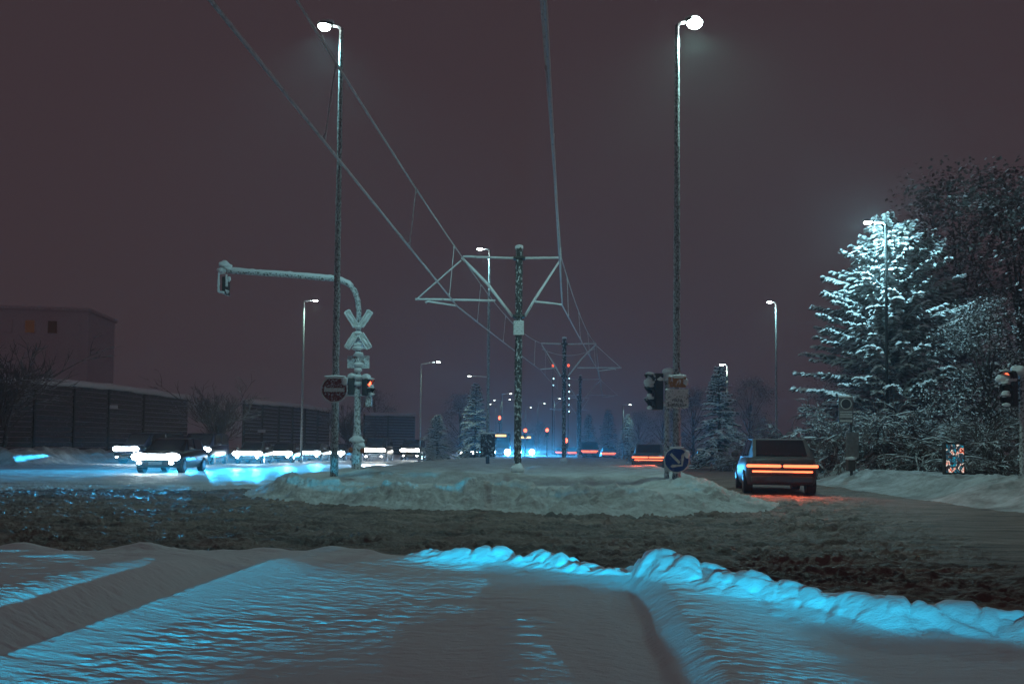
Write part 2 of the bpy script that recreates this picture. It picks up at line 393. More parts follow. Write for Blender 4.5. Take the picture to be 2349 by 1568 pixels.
def build_grid(rows, cols, hw0, hw1):
    Yv = np.asarray(rows); u = np.linspace(-1, 1, cols)
    X = u[None, :]*(hw0 + hw1*Yv[:, None]); Y = np.repeat(Yv[:, None], cols, 1)
    return X, Y
near = np.concatenate([1.5*(7.5/1.5)**np.linspace(0, 1, 720)[:-1], 7.5*(75/7.5)**np.linspace(0, 1, 500)])
far = 75*(1400/75.)**np.linspace(0, 1, 90)[1:]
X, Y = build_grid(np.concatenate([near, far]), 1300, 2.6, .80)
Z, REG = terrain(X, Y)
def ground_z(x, y):
    return float(terrain(np.array([[float(x)]]), np.array([[float(y)]]))[0][0, 0])
nr, nc = X.shape
V = np.stack([X, Y, Z], -1).reshape(-1, 3)
idx = np.arange(nr*nc).reshape(nr, nc)
F = np.stack([idx[:-1, :-1], idx[:-1, 1:], idx[1:, 1:], idx[1:, :-1]], -1).reshape(-1, 4)
FR = REG[:-1, :-1].reshape(-1)
def grid_obj(name, sel, mat):
    f = F[sel]; used = np.unique(f); mp = np.full(nr*nc, -1, np.int64); mp[used] = np.arange(len(used))
    f = mp[f]; v = V[used]
    me = bpy.data.meshes.new(name); me.vertices.add(len(v)); me.vertices.foreach_set('co', v.ravel())
    me.loops.add(f.size); me.loops.foreach_set('vertex_index', f.ravel().astype(np.int32))
    me.polygons.add(len(f)); me.polygons.foreach_set('loop_start', np.arange(0, f.size, 4, dtype=np.int32)); me.polygons.foreach_set('loop_total', np.full(len(f), 4, np.int32))
    me.polygons.foreach_set('use_smooth', np.ones(len(f), bool)); me.update(calc_edges=True); me.validate()
    me.materials.append(mat)
    o = bpy.data.objects.new(name, me); COL.objects.link(o); o['kind'] = 'structure'; return o
grid_obj('road', FR == 0, M['slush'])
grid_obj('road', FR == 5, M['packed'])
grid_obj('snow_field', FR == 1, M['snow'])
grid_obj('traffic_island', FR == 2, M['dirty'])
grid_obj('snow_bank', FR == 3, M['bank'])
grid_obj('verge', FR == 4, M['bank'])
b = MB(); b.box((0, -70.3, -.10), (300, 143.5, .3))
b.loft([[(x_, -2.2, .04), (x_, -1.4, .22), (x_, -1.05, SHADE_RIDGE_Z + .006*math.sin(x_*3.1) + .004*math.sin(x_*7.7)), (x_, -.7, .22), (x_, 0.1, .04)] for x_ in [-14 + .2*i for i in range(141)]])  # added unseen ridge, keeps the rear headlight beams off the flat foreground
tag(b.build('ground', M['snow']), kind='structure')

# ------------------------------------------------------------------ street lamps
LC_A = (.36, .94, 1.0); LC_B = (.50, 1.0, .92); LC_I = (.38, .85, 1.0); LC_F = (.55, 1, .82)
def street_lamp(px, d, topy, side, label, power=0, color=LC_F, arm=.55, armtilt=.06, head=.44, r0=.10, r1=.05, near=False, group='street lamps', far=False, lensr=1.0, polemat='pole', cone=139):
    x = PX(px, d, .3); z0 = ground_z(x, d) - .05
    ztop = P(px, topy, d).z; h = ztop - z0
    lab = label
    t = empty('street_lamp', (x, d, z0), 0, lab, 'street lamp', group)
    n = 20 if near else 7; k = 90 if near else 4
    pts = [(0, 0, h*i/(k-1)) for i in range(k)]
    MB().tube(pts, [r0 + (r1-r0)*i/(k-1) for i in range(k)], n, .13 if near else .05).build('pole', M[polemat], t, True)
    a = MB(); hx = side*arm
    a.tube([(0, 0, h-.02), (side*.08, 0, h+.06), (hx, 0, h + .06 + arm*armtilt)], [r1, r1*.85, r1*.7], 8)
    a.build('arm', M['armsnow'], t, True)
    zc = h + .06 + arm*armtilt
    hd = MB()
    secs = [(0, .05, .04), (.12, .11, .07), (.5, .15, .085), (.85, .13, .06), (1, .05, .03)]
    hd.loft([[(hx + side*q*head, wy*math.cos(an), zc + .02 + wz*max(-.25, math.sin(an))) for an in [2*math.pi*j/12 for j in range(12)]] for q, wy, wz in secs])
    ho = hd.build('lamp_head', M['dark'], t, True)
    zl = .11 if near else .07
    lz = MB(); ctr = hx + side*head*.55
    lz.blob((ctr, 0, zc - .012), (head*.36*lensr, .13*lensr, zl*lensr), 1, 2, 0)
    lz.build('lens', M['lensfar'] if far else M['lens'], t, True)
    if near:
        MB().blob((hx + side*head*.4, 0, zc + .10), (head*.42, .12, .06), 3, 2, .3).build('snow_cap', M['snowcap'], t, True)
    if power:
        at = (ctr, 0, zc - .10 - zl*lensr); pw_ = power*(1 if near else OTHER)
        if cone: aim(light('SPOT', 'bulb', t, at, pw_, color, .07, spot_size=R(cone), spot_blend=.6), (0, .16 if near else 0, -1))
        else: light('POINT', 'bulb', t, at, pw_, color, .07)
    return t
lampA = street_lamp(766, 19.7, 66, -1, 'tall lit street lamp on the island carrying the round no-entry sign', LAMP_W, LC_A, near=True, arm=.22, lensr=1.05)
lampB = street_lamp(1552, 18.3, 58, 1, 'tall lit street lamp beside the blue arrow sign, brightest lamp of all', LAMP_W*1.15, LC_B, near=True, arm=.20, lensr=1.25, cone=153)
lampC = street_lamp(691, 52, 692, 1, 'lit lamp on a slim pole before the noise barrier, left of the crossing post', 1700, LC_F, r0=.09, r1=.06)
lampD = street_lamp(1118, 42, 574, -1, 'lit lamp behind the nearest overhead mast, dark box at its foot', 1700, LC_A, r0=.10, r1=.06, arm=.3)
lampE = street_lamp(963, 62, 836, 1, 'lit lamp on a long thin arm above the snowy bush left of the mast', 900, LC_F, arm=1.2, r0=.07, r1=.05, armtilt=.15)
lampH = street_lamp(1781, 50, 695, -1, 'lit lamp standing alone between the two signs on the right roadside', 1500, LC_A, r0=.08, r1=.05, arm=.2)
lampI = street_lamp(2036, 28.9, 515, -1, 'lit lamp half hidden in the brightly lit snowy tree', 5200, LC_I, r0=.07, r1=.045, arm=.45, polemat='tyre', cone=0)
lampJ = street_lamp(1668, 47.5, 838, -1, 'small lit lamp hidden in the top of the conifer right of the white plate', 420, (.7, 1, .75), r0=.06, r1=.04, arm=.1, head=.4)
far_l = [(1120, 62, 866, -1, 'twin-looking far lamp just behind the lamp with the dark box', 1.4), (1150, 95, 904, 1, 'far lamp left of the mast, higher of the three beyond the dark box', .9),
         (1137, 150, 928, -1, 'far lamp left of the mast, leftmost and lowest of a close pair', .9), (1147, 140, 919, -1, 'far lamp left of the mast with a red signal below it', .9),
         (1180, 120, 917, -1, 'far lamp whose pole touches the left edge of the nearest mast', .6), (1205, 150, 935, 1, 'far lamp just right of the nearest mast', .8),
         (1233, 140, 926, 1, 'far lamp midway between the nearest and second mast', 1.0), (1271, 120, 915, 1, 'far lamp just left of the second mast', .6),
         (1429, 90, 929, 1, 'tiny far lamp over the dark trees right of the masts', .6)]
for px, d, ty, sd, lb, ar in far_l:
    street_lamp(px, d, ty, sd, lb, 500 if d < 130 else 350, LC_F, arm=ar, r0=.10, r1=.07, far=True)

# ------------------------------------------------------------------ overhead line masts
U_ = .006154
def bracket_out(t, sx, k=1.0):
    """outer pull-off bracket on side sx"""
    def q(x, z): return (sx*x, 0, z)
    MB().seg(q(.12, 7.71), q(2.02, 7.76), .045, .04, 8, 12, .18).build('top_arm', M['armsnow'], t, True)
    MB().tube([q(2.06, 7.72), q(1.1, 6.75), q(.72, 6.25), q(.22, 5.62)], [.05, .052, .055, .05], 8, .1).build('brace', M['armsnow'], t, True)
    MB().seg(q(2.08, 7.62), q(3.64, 6.22), .026, .026, 6, 8, .15).build('tie_rod', M['armsnow'], t, True)
    MB().seg(q(.84, 6.18), q(3.70, 6.21), .04, .04, 8, 14, .18).build('lower_arm', M['armsnow'], t, True)
    MB().tube([q(3.34, 6.08), q(3.25, 6.13), q(2.2, 5.98)], [.05, .035, .032], 7, .15).build('registration_arm', M['armsnow'], t, True)
def bracket_in(t, sx):
    def q(x, z): return (sx*x, 0, z)
    MB().seg(q(.12, 7.71), q(1.5, 7.75), .045, .04, 8, 10, .18).build('top_arm', M['armsnow'], t, True)
    MB().tube([q(1.44, 7.62), q(.55, 6.22), q(.22, 5.63)], [.035, .05, .05], 8, .12).build('brace', M['armsnow'], t, True)
    MB().seg(q(.56, 6.16), q(1.54, 6.06), .04, .035, 8, 8, .18).build('lower_arm', M['armsnow'], t, True)
def mast(px, d, label, outer, plate=False, drape=False):
    x = PX(px, d, .3); z0 = ground_z(x, d) - .05
    t = empty('overhead_mast', (x, d, z0), 0, label, 'tram mast', 'overhead line masts on the island')
    hh = 8.05 + .05
    MB().tube([(0, 0, hh*i/80) for i in range(81)], [.125 if i else .16 for i in range(81)], 18, .10).build('pole', M['mastpole'], t, True)
    MB().blob((0, 0, hh), (.15, .15, .10), 4, 3, .15).build('snow_cap', M['snowcap'], t, True)
    MB().blob((0, -.02, .18), (.24, .22, .22), 9, 3, .3).build('snow_collar', M['snowcap'], t, True)
    bracket_out(t, outer); bracket_in(t, -outer)
    for z in (7.71, 5.62): MB().rbox((0, 0, z), (.42, .33, .09), .02).build('clamp', M['steel'], t)
    if plate:
        b_ = MB().rbox((0, -.16, 5.18), (.37, .07, .52), .02)
        b_.build('number_board', M['signsnow'], t)
        s_ = MB()
        for k in range(7): s_.seg((-.17, -.20, 4.96 + k*.075), (.17, -.20, 4.955 + k*.075), .016, .016, 6, 6, .3)
        s_.build('snow_strip', M['snowcap'], t, True)
    if drape:
        a = MB(); a.tube([(-1.45 + 3.4*i/16, -.16, 7.35 - .42*(1-((i-8)/8)**2) + .05*(i/16)) for i in range(17)], .022, 6, .2)
        a.build('hanging_cable', M['wire'], t, True)
    return t
mast1 = mast(1187, 26.3, 'nearest overhead line mast with a slatted board on it', -1, True)
mast2 = mast(1293, 47.7, 'second overhead line mast with a cable drooping across its brackets', 1, False, True)
mast3 = mast(1330, 72.3, 'third overhead line mast, faint in the haze', 1)
mast4 = mast(1325, 98, 'fourth and farthest overhead line mast, hardly seen', -1)

# wires: contact and messenger wire with droppers, one line per track
def interp(pts, y):
    for a, b in zip(pts[:-1], pts[1:]):
        if a[1] <= y <= b[1]:
            t = (y-a[1])/(b[1]-a[1]); return [a[i] + (b[i]-a[i])*t for i in range(3)]
    return list(pts[-1])
m1, m2, m3 = mast1.location, mast2.location, mast3.location
def overhead(cpts, mpts, drops, label, cx):
    t = empty('overhead_line', (0, 0, 0), 0, label, 'overhead wires')
    def dense(pts, sag):
        out = []
        for a, b in zip(pts[:-1], pts[1:]):
            for i in range(14):
                q = i/14; out.append((a[0]+(b[0]-a[0])*q, a[1]+(b[1]-a[1])*q, a[2]+(b[2]-a[2])*q - sag*4*q*(1-q)))
        out.append(tuple(pts[-1])); return out
    C = dense(cpts, .03); Mw = dense(mpts, .55)
    MB().tube(C, .026, 8, .10).build('contact_wire', M['wire'], t, True)
    MB().tube(Mw, .022, 8, .12).build('messenger_wire', M['wire'], t, True)
    for y in drops:
        a = interp(C, y); b_ = interp(Mw, y)
        k = 10
        d_ = MB().tube([(b_[0]+(a[0]-b_[0])*i/k, y, b_[2]+(a[2]-b_[2])*i/k) for i in range(k+1)], .012, 6, .3)
        d_.rbox((a[0], y, a[2]+.06), (.05, .05, .12), .015); d_.rbox((b_[0], y, b_[2]-.05), (.05, .05, .10), .015)
        d_.build('dropper', M['wire'], t, True)
    return t
z1 = m1.z; dirx = .080
L1 = (m1.x - 2.2, m1.y, z1 + 5.97); L2 = (m2.x - 1.54, m2.y, m2.z + 6.03); L3 = (m3.x - 1.54, m3.y, m3.z + 6.03)
R1 = (m1.x + 1.55, m1.y, z1 + 6.03); R2 = (m2.x + 2.2, m2.y, m2.z + 5.97); R3 = (m3.x + 2.2, m3.y, m3.z + 5.97)
La = (L1[0] - .081*40, m1.y - 40, L1[2]); Ra = (R1[0] - .079*40, m1.y - 40, R1[2])
overhead([La, L1, L2, L3], [(m1.x - 2.06 - .079*40, m1.y - 40, z1 + 7.8), (m1.x - 2.06, m1.y, z1 + 7.76), (m2.x - 1.5, m2.y, m2.z + 7.75), (m3.x - 1.5, m3.y, m3.z + 7.75)],
         [5.8, 12.1, 18.5, 24.6, 29.5, 35, 40, 45, 51, 57, 63, 69], 'pair of frosted wires running over the left track from the top edge', 0)
overhead([Ra, R1, R2, R3], [(m1.x + 1.5 - .084*40, m1.y - 40, z1 + 7.8), (m1.x + 1.5, m1.y, z1 + 7.75), (m2.x + 2.05, m2.y, m2.z + 7.76), (m3.x + 2.05, m3.y, m3.z + 7.76)],
         [5.8, 12.1, 18.5, 24.6, 28.5, 34, 40, 45, 51, 57, 63, 69], 'pair of frosted wires running over the right track, almost upright in view', 0)

# ------------------------------------------------------------------ signals and signs
def signal_head(t, loc, ang, n=3, lit=0, w=.30, mat_lit='red', cap=True, body='dark'):
    """traffic light housing; faces -Y turned by ang about Z"""
    rot = Matrix.Rotation(ang, 3, 'Z'); c = Vector(loc); hgt = .30*n
    hs = MB().rbox(c, (w, .22, hgt), .03, rot).build('signal_housing', M[body], t)
    for k in range(n):
        zc = hgt/2 - .15 - .30*k
        ln = MB().cyl(c + rot @ Vector((0, -.118, zc)), rot @ Vector((0, 1, 0)), .095, .02, 20).build('signal_lens', M[mat_lit if k == lit else 'off'], t)
        v = MB(); m_ = 12
        for j in range(m_):
            a0 = math.pi*(-.12 + 1.24*j/m_); a1 = math.pi*(-.12 + 1.24*(j+1)/m_)
            for rr in (0,):
                p = [c + rot @ Vector((.115*math.cos(a), -.11 - dy, zc + .115*math.sin(a))) for a, dy in ((a0, 0), (a1, 0), (a1, .22*(.35+.65*max(0, math.sin(a1)))), (a0, .22*(.35+.65*max(0, math.sin(a0)))))]
                v.loft([[p[0], p[1], p[2], p[3]], [x + (x - (c + rot @ Vector((0, x_, zc)))).normalized()*.012 for x, x_ in zip(p, (-.11,)*4)]])
        v.build('visor', M['dark'], t, True)
        MB().blob(c + rot @ Vector((0, -.20, zc + .135)), (.12, .12, .045), 5+k, 2, .4, rot=rot).build('snow_cap', M['snowcap'], t, True)
        MB().blob(c + rot @ Vector((0.02, -.22, zc - .10)), (.10, .05, .05), 15+k, 2, .4, rot=rot).build('snow_clump', M['snowcap'], t, True)
    if cap: MB().blob(c + rot @ Vector((0, .02, hgt/2 + .07)), (w*.62, .17, .12), 8, 3, .35, rot=rot).build('snow_cap', M['snowcap'], t, True)
    return hs

# railway crossing post with the mast arm
d = 26.7; x0 = PX(817, d, .3); z0 = ground_z(x0, d) - .05
sc = d/FPX
cp = empty('crossing_post', (x0, d, z0), 0, 'snow plastered crossing post with long curved overhead arm and St Andrew cross', 'crossing signal')
def cl(px, py, dy=0):                       # photo position on the post's own plane, as local coordinates
    p = P(px, py, d + dy); return Vector((p.x - x0, dy, p.z - z0))
top = [cl(819, 990), cl(820, 900), cl(821, 800), cl(823, 740), cl(823, 712), cl(821, 690), cl(813, 666), cl(800, 652), cl(783, 644), cl(766, 640), cl(700, 634.5), cl(640, 629.5), cl(580, 625.5), cl(522, 621.5)]
den = []
for a, b_ in zip(top[:-1], top[1:]):
    k = max(2, int((b_-a).length/.12)); den += [a.lerp(b_, i/k) for i in range(k)]
den.append(top[-1])
MB().seg((0, 0, 0), cl(819, 1012), .175, .165, 16, 14, .10).build('post_base', M['polelow'], cp, True)
MB().seg(cl(819, 1012), cl(819, 985), .165, .12, 14, 6, .15).build('post_collar', M['polelow'], cp, True)
n_ = len(den); MB().tube(den, [.115 if i < n_*.30 else .105 - .02*(i/n_) for i in range(n_)], 14, .10).build('post', M['polelow'], cp, True)
arm = [p for p in den if p.x < cl(812, 660).x]
MB().tube([p + Vector((0, 0, .045)) for p in arm], [.085 + .02*random.random() for _ in arm], 10, .12).build('snow_ridge', M['snowcap'], cp, True)
# hanging signal at the arm tip: a frame seen edge-on
hs = MB(); c = cl(516, 655)
hs.rbox(c + Vector((0, .1, 0)), (.12, .5, .62), .03); hs.build('hanging_signal', M['dark'], cp)
hf = MB()
for a, b_ in ((cl(507, 630), cl(506, 672)), (cl(524, 632), cl(525, 660)), (cl(506, 672), cl(519, 674))): hf.seg(a + Vector((0, -.2, 0)), b_ + Vector((0, -.2, 0)), .035, .045, 8, 10, .35)
hf.build('signal_frame', M['armsnow'], cp, True)
for k, (px, py, sz) in enumerate(((516, 608, (.22, .2, .15)), (509, 621, (.16, .16, .12)), (524, 613, (.15, .15, .12)), (517, 668, (.12, .12, .07)), (525, 640, (.07, .07, .10)))): MB().blob(cl(px, py), sz, 2+k, 3, .45).build('snow_clump', M['snowcap'], cp, True)
# St Andrew cross (seen from behind, snow on every blade)
for s_ in (-1, 1):
    for up, L_ in ((1, .64), (-1, .60)):
        cx = MB(); ctr = cl(822, 757, -.16)
        ang = math.atan2(1.0 if up > 0 else -1.0, s_*.62)
        dr = Vector((math.cos(ang), 0, math.sin(ang))); pr = Vector((-dr.z, 0, dr.x))
        rot = Matrix((dr, Vector((0, 1, 0)), pr)).transposed()
        mid = ctr + dr*(.16 + L_/2)
        bl = MB().rbox(mid, (L_, .05, .20), .015, rot).build('cross_blade', M['white'], cp)
        e = MB()
        for q in (-.10, .10): e.seg(mid - dr*L_/2 + pr*q + Vector((0, -.02, 0)), mid + dr*L_/2 + pr*q + Vector((0, -.02, 0)), .026, .03, 7, 12, .3)
        e.seg(mid + dr*L_/2 - pr*.10, mid + dr*L_/2 + pr*.10, .03, .03, 7, 5, .3)
        e.blob(mid + dr*.05 + Vector((0, -.03, -.02)), (L_*.34, .035, .055), 4+s_+up, 2, .6, 3, rot)
        e.build('snow_crust', M['snowcap'], cp, True)
# panel behind the post
MB().rbox(cl(822, 830, .16), (.80, .05, .47), .02).build('sign_panel', M['signsnow'], cp)
for k, (py, s_) in enumerate(((750, .15), (764, .17), (790, .19), (798, .22), (812, .19), (836, .20), (848, .15), (864, .19), (880, .15))): MB().blob(cl(822, py, -.11), (s_, .12, .085), 20+k, 2, .45).build('snow_clump', M['snowcap'], cp, True)
signal_head(cp, cl(841, 888, -.12), R(64), 2, 0, .32, body='dark')
signal_head(cp, cl(806, 886, -.02), R(-84), 2, 9, .30)
MB().seg(cl(796, 868), cl(848, 868), .045, .045, 8, 10, .2).seg(cl(796, 906), cl(836, 906), .04, .04, 8, 10, .2).build('signal_bracket', M['armsnow'], cp, True)
MB().rbox(cl(846, 920, -.02), (.22, .2, .40), .03).blob(cl(850, 904, -.1), (.15, .14, .08), 31, 2, .4).build('lower_signal', M['polelow'], cp)
for px in (805, 832):
    MB().blob(cl(px, 1032, -.05), (.09, .1, .12), 6, 2, .1).build('amber_flasher', plain('amber_flasher_lens', (.35, .09, .03), .3), cp, True)
MB().blob(cl(818, 1008, -.03), (.25, .2, .15), 12, 3, .4).build('snow_clump', M['snowcap'], cp, True)
MB().blob(cl(829, 1022, -.03), (.14, .15, .16), 13, 3, .4).build('snow_clump', M['snowcap'], cp, True)

# round no-entry sign on lamp A
d = 19.35
def disc_sign(name, px, py, rad, mat, label, cat, inner=None, rim='white'):
    c = P(px, py, d); t = empty(name, c, 0, label, cat)
    MB().cyl((0, 0, 0), (0, 1, 0), rad, .03, 48).build('sign_disc', mat, t)
    ring = MB(); n = 48
    ring.tube([(rad*math.cos(2*math.pi*i/n), -.012, rad*math.sin(2*math.pi*i/n)) for i in range(n+1)], .017, 8, .25, False).build('rim', M[rim], t, True)
    b_ = MB(); b_.rbox((.05, .14, .2), (.06, .26, .05), .01).rbox((.05, .14, -.2), (.06, .26, .05), .01).build('bracket', M['steel'], t)
    return t
ne = disc_sign('no_entry_sign', 767, 893, .335, M['redsign'], 'round red no-entry sign with white bar, speckled with snow', 'road sign')
MB().rbox((0, -.02, -.01), (.53, .02, .10), .006).build('white_bar', M['white'], ne)
MB().blob((0, -.0, .33), (.26, .06, .05), 3, 3, .4).blob((.27, 0, .22), (.08, .06, .12), 4, 2, .4).build('snow_cap', M['snowcap'], ne, True)
# blue arrow sign on lamp B
d = 17.95
bl = disc_sign('keep_right_sign', 1552, 1054.5, .30, M['bluesign'], 'round blue sign with white arrow pointing down right', 'road sign')
a = MB(); k = math.sqrt(.5)
def pr_(u, v): return ((u - v)*k, -.018, (-u - v)*k)      # u along the arrow (down-right), v across
sh = [pr_(-.21, -.032), pr_(.10, -.032), pr_(.10, .032), pr_(-.21, .032)]
a.prism(sh, (0, -.012, 0))
for s_ in (-1, 1):
    a.prism([pr_(.20, 0), pr_(.20 - .045, 0), pr_(.0, s_*.155), pr_(.0, s_*.215), pr_(.045, s_*.215)], (0, -.0105, 0))
a.build('white_arrow', M['white'], bl)
MB().blob((.0, -.0, .295), (.16, .05, .03), 3, 3, .5).blob((.25, 0, .14), (.07, .05, .11), 6, 2, .5).build('snow_cap', M['snowcap'], bl, True)
# plates on lamp B
def plate(name, px, py, w_, h_, mat, label, cat, dd=17.95):
    c = P(px, py, dd); t = empty(name, c, 0, label, cat)
    MB().rbox((0, 0, 0), (w_, .03, h_), .010).build('sign_plate', mat, t)
    MB().rbox((.02, .13, 0), (.05, .22, .06), .01).build('bracket', M['steel'], t)
    e = MB().seg((-w_/2, 0, h_/2 + .01), (w_/2, 0, h_/2 + .01), .028, .028, 8, 14, .35)
    e.build('snow_cap', M['snowcap'], t, True); return t
op = plate('warning_plate', 1553.5, 876, .43, .25, M['orangesign'], 'small orange-brown plate caked with snow, above the lettered plate', 'road sign')
MB().blob((.03, -.02, .14), (.16, .06, .05), 3, 2, .5).build('snow_clump', M['snowcap'], op, True)
MB().blob((.22, 0, -.0), (.05, .06, .09), 4, 2, .4).build('snow_clump', M['snowcap'], op, True)
wp = plate('lettered_plate', 1553, 915.5, .55, .44, M['signsnow'], 'white plate reading nicht befahrbar, half covered by snow', 'road sign')
def text(body, size, loc, parent, mat, rot=(R(90), 0, 0)):
    cu = bpy.data.curves.new('lettering', 'FONT'); cu.body = body; cu.size = size; cu.align_x = 'CENTER'; cu.extrude = .002
    o = bpy.data.objects.new('lettering_curve', cu); COL.objects.link(o)
    dg = bpy.context.evaluated_depsgraph_get(); me = bpy.data.meshes.new_from_object(o.evaluated_get(dg)); me.name = 'lettering'
    bpy.data.objects.remove(o); me.materials.clear(); me.materials.append(mat)
    r = bpy.data.objects.new('lettering', me); COL.objects.link(r); r.parent = parent; r.location = loc; r.rotation_euler = rot
    return r
text('nicht', .125, (0, -.022, -.055), wp, M['text']); text('befahrbar', .115, (0, -.022, -.175), wp, M['text'])
MB().rbox((.055, .16, .05), (.06, .10, .3), .01).build('clamp', M['steel'], wp)

# signal post right
d = 18.35; xr = PX(1529, d, .3); zr = ground_z(xr, d) - .05
sp = empty('signal_post', (xr, d, zr), 0, 'traffic signal post beside the lettered plate, huge snow cap and red light', 'traffic light')
x0, z0 = xr, zr
tp = cl(1531, 868)
MB().tube([Vector((0, 0, 0)).lerp(tp, i/50) for i in range(51)], [.062]*51, 14, .16).build('post', M['polelow'], sp, True)
MB().blob(cl(1533, 856), (.15, .15, .15), 3, 3, .3).blob(cl(1529, 868), (.13, .13, .08), 5, 3, .4).build('snow_cap', M['snowcap'], sp, True)
signal_head(sp, cl(1507, 898, -.02), R(-72), 3, 0, .30, cap=False)
MB().blob(cl(1504, 867, -.02), (.24, .17, .11), 8, 3, .35).blob(cl(1490, 876, -.05), (.14, .13, .12), 9, 3, .3).build('snow_cap', M['snowcap'], sp, True)
MB().seg(cl(1507, 872), cl(1530, 872), .03, .03, 8).seg(cl(1507, 926), cl(1530, 926), .03, .03, 8).build('signal_bracket', M['steel'], sp)
MB().blob(cl(1519, 926, -.03), (.13, .08, .06), 11, 2, .4).build('snow_clump', M['snowcap'], sp, True)
# signal post far right
d = 18.5; xr = PX(2346, d, .5); zr = ground_z(xr, d) - .05; x0, z0 = xr, zr
sq = empty('signal_post', (xr, d, zr), 0, 'dim traffic signal at the right edge before the dark trees', 'traffic light')
tp = cl(2344, 840)
MB().tube([Vector((0, 0, 0)).lerp(tp, i/40) for i in range(41)], [.065]*41, 12, .14).build('post', M['polelow'], sq, True)
signal_head(sq, cl(2316, 892, -.02), R(-60), 3, 0, .30, cap=False)
MB().blob(cl(2308, 868, -.02), (.26, .18, .13), 8, 3, .35).blob(cl(2338, 850), (.2, .18, .14), 18, 3, .35).build('snow_cap', M['snowcap'], sq, True)
MB().seg(cl(2316, 872), cl(2344, 872), .03, .03, 8).seg(cl(2316, 918), cl(2344, 918), .03, .03, 8).build('signal_bracket', M['steel'], sq)

# bus stop sign right
d = 24.5; xr = PX(1953, d, .6); zr = ground_z(xr, d) - .05; x0, z0 = xr, zr
bs = empty('bus_stop_sign', (xr, d, zr), 0, 'dim bus stop sign with round emblem and timetable board on a post', 'bus stop sign')
MB().tube([(0, 0, cl(1950, 905).z*i/20) for i in range(21)], .045, 10, .12).build('post', M['steel'], bs, True)
c = cl(1940, 940, -.06)
MB().rbox(c, (.48, .05, .86), .02).build('stop_panel', M['grey'], bs)
cc = c + Vector((0, -.035, .20)); MB().tube([cc + Vector((.17*math.cos(2*math.pi*i/32), 0, .17*math.sin(2*math.pi*i/32))) for i in range(33)], .014, 6, 0, False).build('emblem_ring', M['white'], bs)
MB().cyl(cc, (0, 1, 0), .155, .012, 32).build('emblem', M['dark'], bs)
s_ = MB()
for k, z_ in enumerate((-.06, -.13, -.18, -.23, -.36)): s_.rbox(c + Vector((0, -.03, z_)), (.40, .01, .03 if k < 4 else .06), .003)
s_.build('line_strip', M['white'], bs)
MB().seg(c + Vector((-.24, 0, .44)), c + Vector((.24, 0, .44)), .03, .03, 8, 8, .3).build('snow_cap', M['snowcap'], bs, True)
c = cl(1955, 1021, -.06); MB().rbox(c, (.42, .06, .88), .02).build('timetable_board', M['grey'], bs)
MB().blob(c + Vector((-.04, -.04, -.43)), (.18, .09, .06), 4, 2, .4).build('snow_clump', M['snowcap'], bs, True)
MB().rbox(cl(1951, 1064, -.02), (.24, .24, .45), .03).build('waste_bin', M['dark'], bs)

# lit advertising display behind twigs
def display_mat():
    m, t, b_ = nm('lit_display'); L = t.links
    tc = t.nodes.new('ShaderNodeTexCoord'); mp = t.nodes.new('ShaderNodeMapping'); mp.inputs['Scale'].default_value = (9, 1, 5.5); mp.inputs['Location'].default_value = (2.3, 0, 1.1)
    L.new(tc.outputs['Object'], mp.inputs[0])
    n = t.nodes.new('ShaderNodeTexNoise'); n.inputs['Scale'].default_value = 1.0; n.inputs['Detail'].default_value = 1.5; n.inputs['Distortion'].default_value = 1.2
    L.new(mp.outputs[0], n.inputs['Vector'])
    r = t.nodes.new('ShaderNodeValToRGB'); cr = r.color_ramp; cr.interpolation = 'CONSTANT'
    cr.elements[0].position = 0; cr.elements[0].color = (.02, .015, .018, 1); cr.elements[1].position = .58; cr.elements[1].color = (.85, .80, .70, 1)
    for p_, c_ in ((.40, (.0, .30, .45, 1)), (.43, (.02, .015, .018, 1)), (.63, (1, .12, .03, 1)), (.68, (.03, .02, .02, 1))):
        e = cr.elements.new(p_); e.color = c_
    L.new(n.outputs['Fac'], r.inputs[0]); L.new(r.outputs[0], b_.inputs['Emission Color']); b_.inputs['Emission Strength'].default_value = 1.0
    b_.inputs['Base Color'].default_value = (.02, .02, .02, 1); return m
d = 21.2; c = P(2190, 1051, d)
ad = empty('display_box', (c.x, d, ground_z(c.x, d) - .05), 0, 'small brightly lit display glowing white and red among dark bushes', 'display')
hz = c.z - ad.location.z
MB().rbox((0, .06, hz), (.58, .14, .92), .02).seg((0, .06, 0), (0, .06, hz - .45), .05, .05, 8).build('cabinet', M['dark'], ad)
MB().box((0, -.016, hz), (.50, .012, .80)).build('screen', display_mat(), ad)

# dark box at the foot of lamp D
d = 41.6; c = P(1119.5, 1021, d); g = ground_z(c.x, d)
bx = empty('sign_box', (c.x, d, g), 0, 'dark snow-blown box on a short post in front of the lamp behind the nearest mast', 'sign')
MB().rbox((0, -.2, c.z - g), (.82, .20, 1.28), .03).build('box_panel', crust('snow_blown_dark_panel', (.03, .022, .025), .40, 9, .8), bx)
MB().seg((0, -.2, -.1), (0, -.2, c.z - g - .6), .10, .10, 10, 6, .1).build('post', M['dark'], bx, True)
MB().seg((-.41, -.2, c.z - g + .66), (.41, -.2, c.z - g + .66), .06, .06, 8, 10, .3).build('snow_cap', M['snowcap'], bx, True)
# grey roadside cabinet on the right
d = 52; c = P(1614, 1031, d); g = ground_z(c.x, d)
cb = empty('roadside_cabinet', (c.x, d, g - .1), 0, 'pale roadside cabinet with snow on its lid beyond the right bank', 'cabinet')
MB().rbox((0, 0, .65), (.85, .4, 1.1), .03).build('cabinet_body', M['grey'], cb); MB().rbox((0, -.21, .65), (.36, .02, .9), .008).build('cabinet_door', M['signsnow'], cb)
MB().rbox((0, 0, 1.27), (.92, .46, .16), .06).build('snow_cap', M['snowcap'], cb)

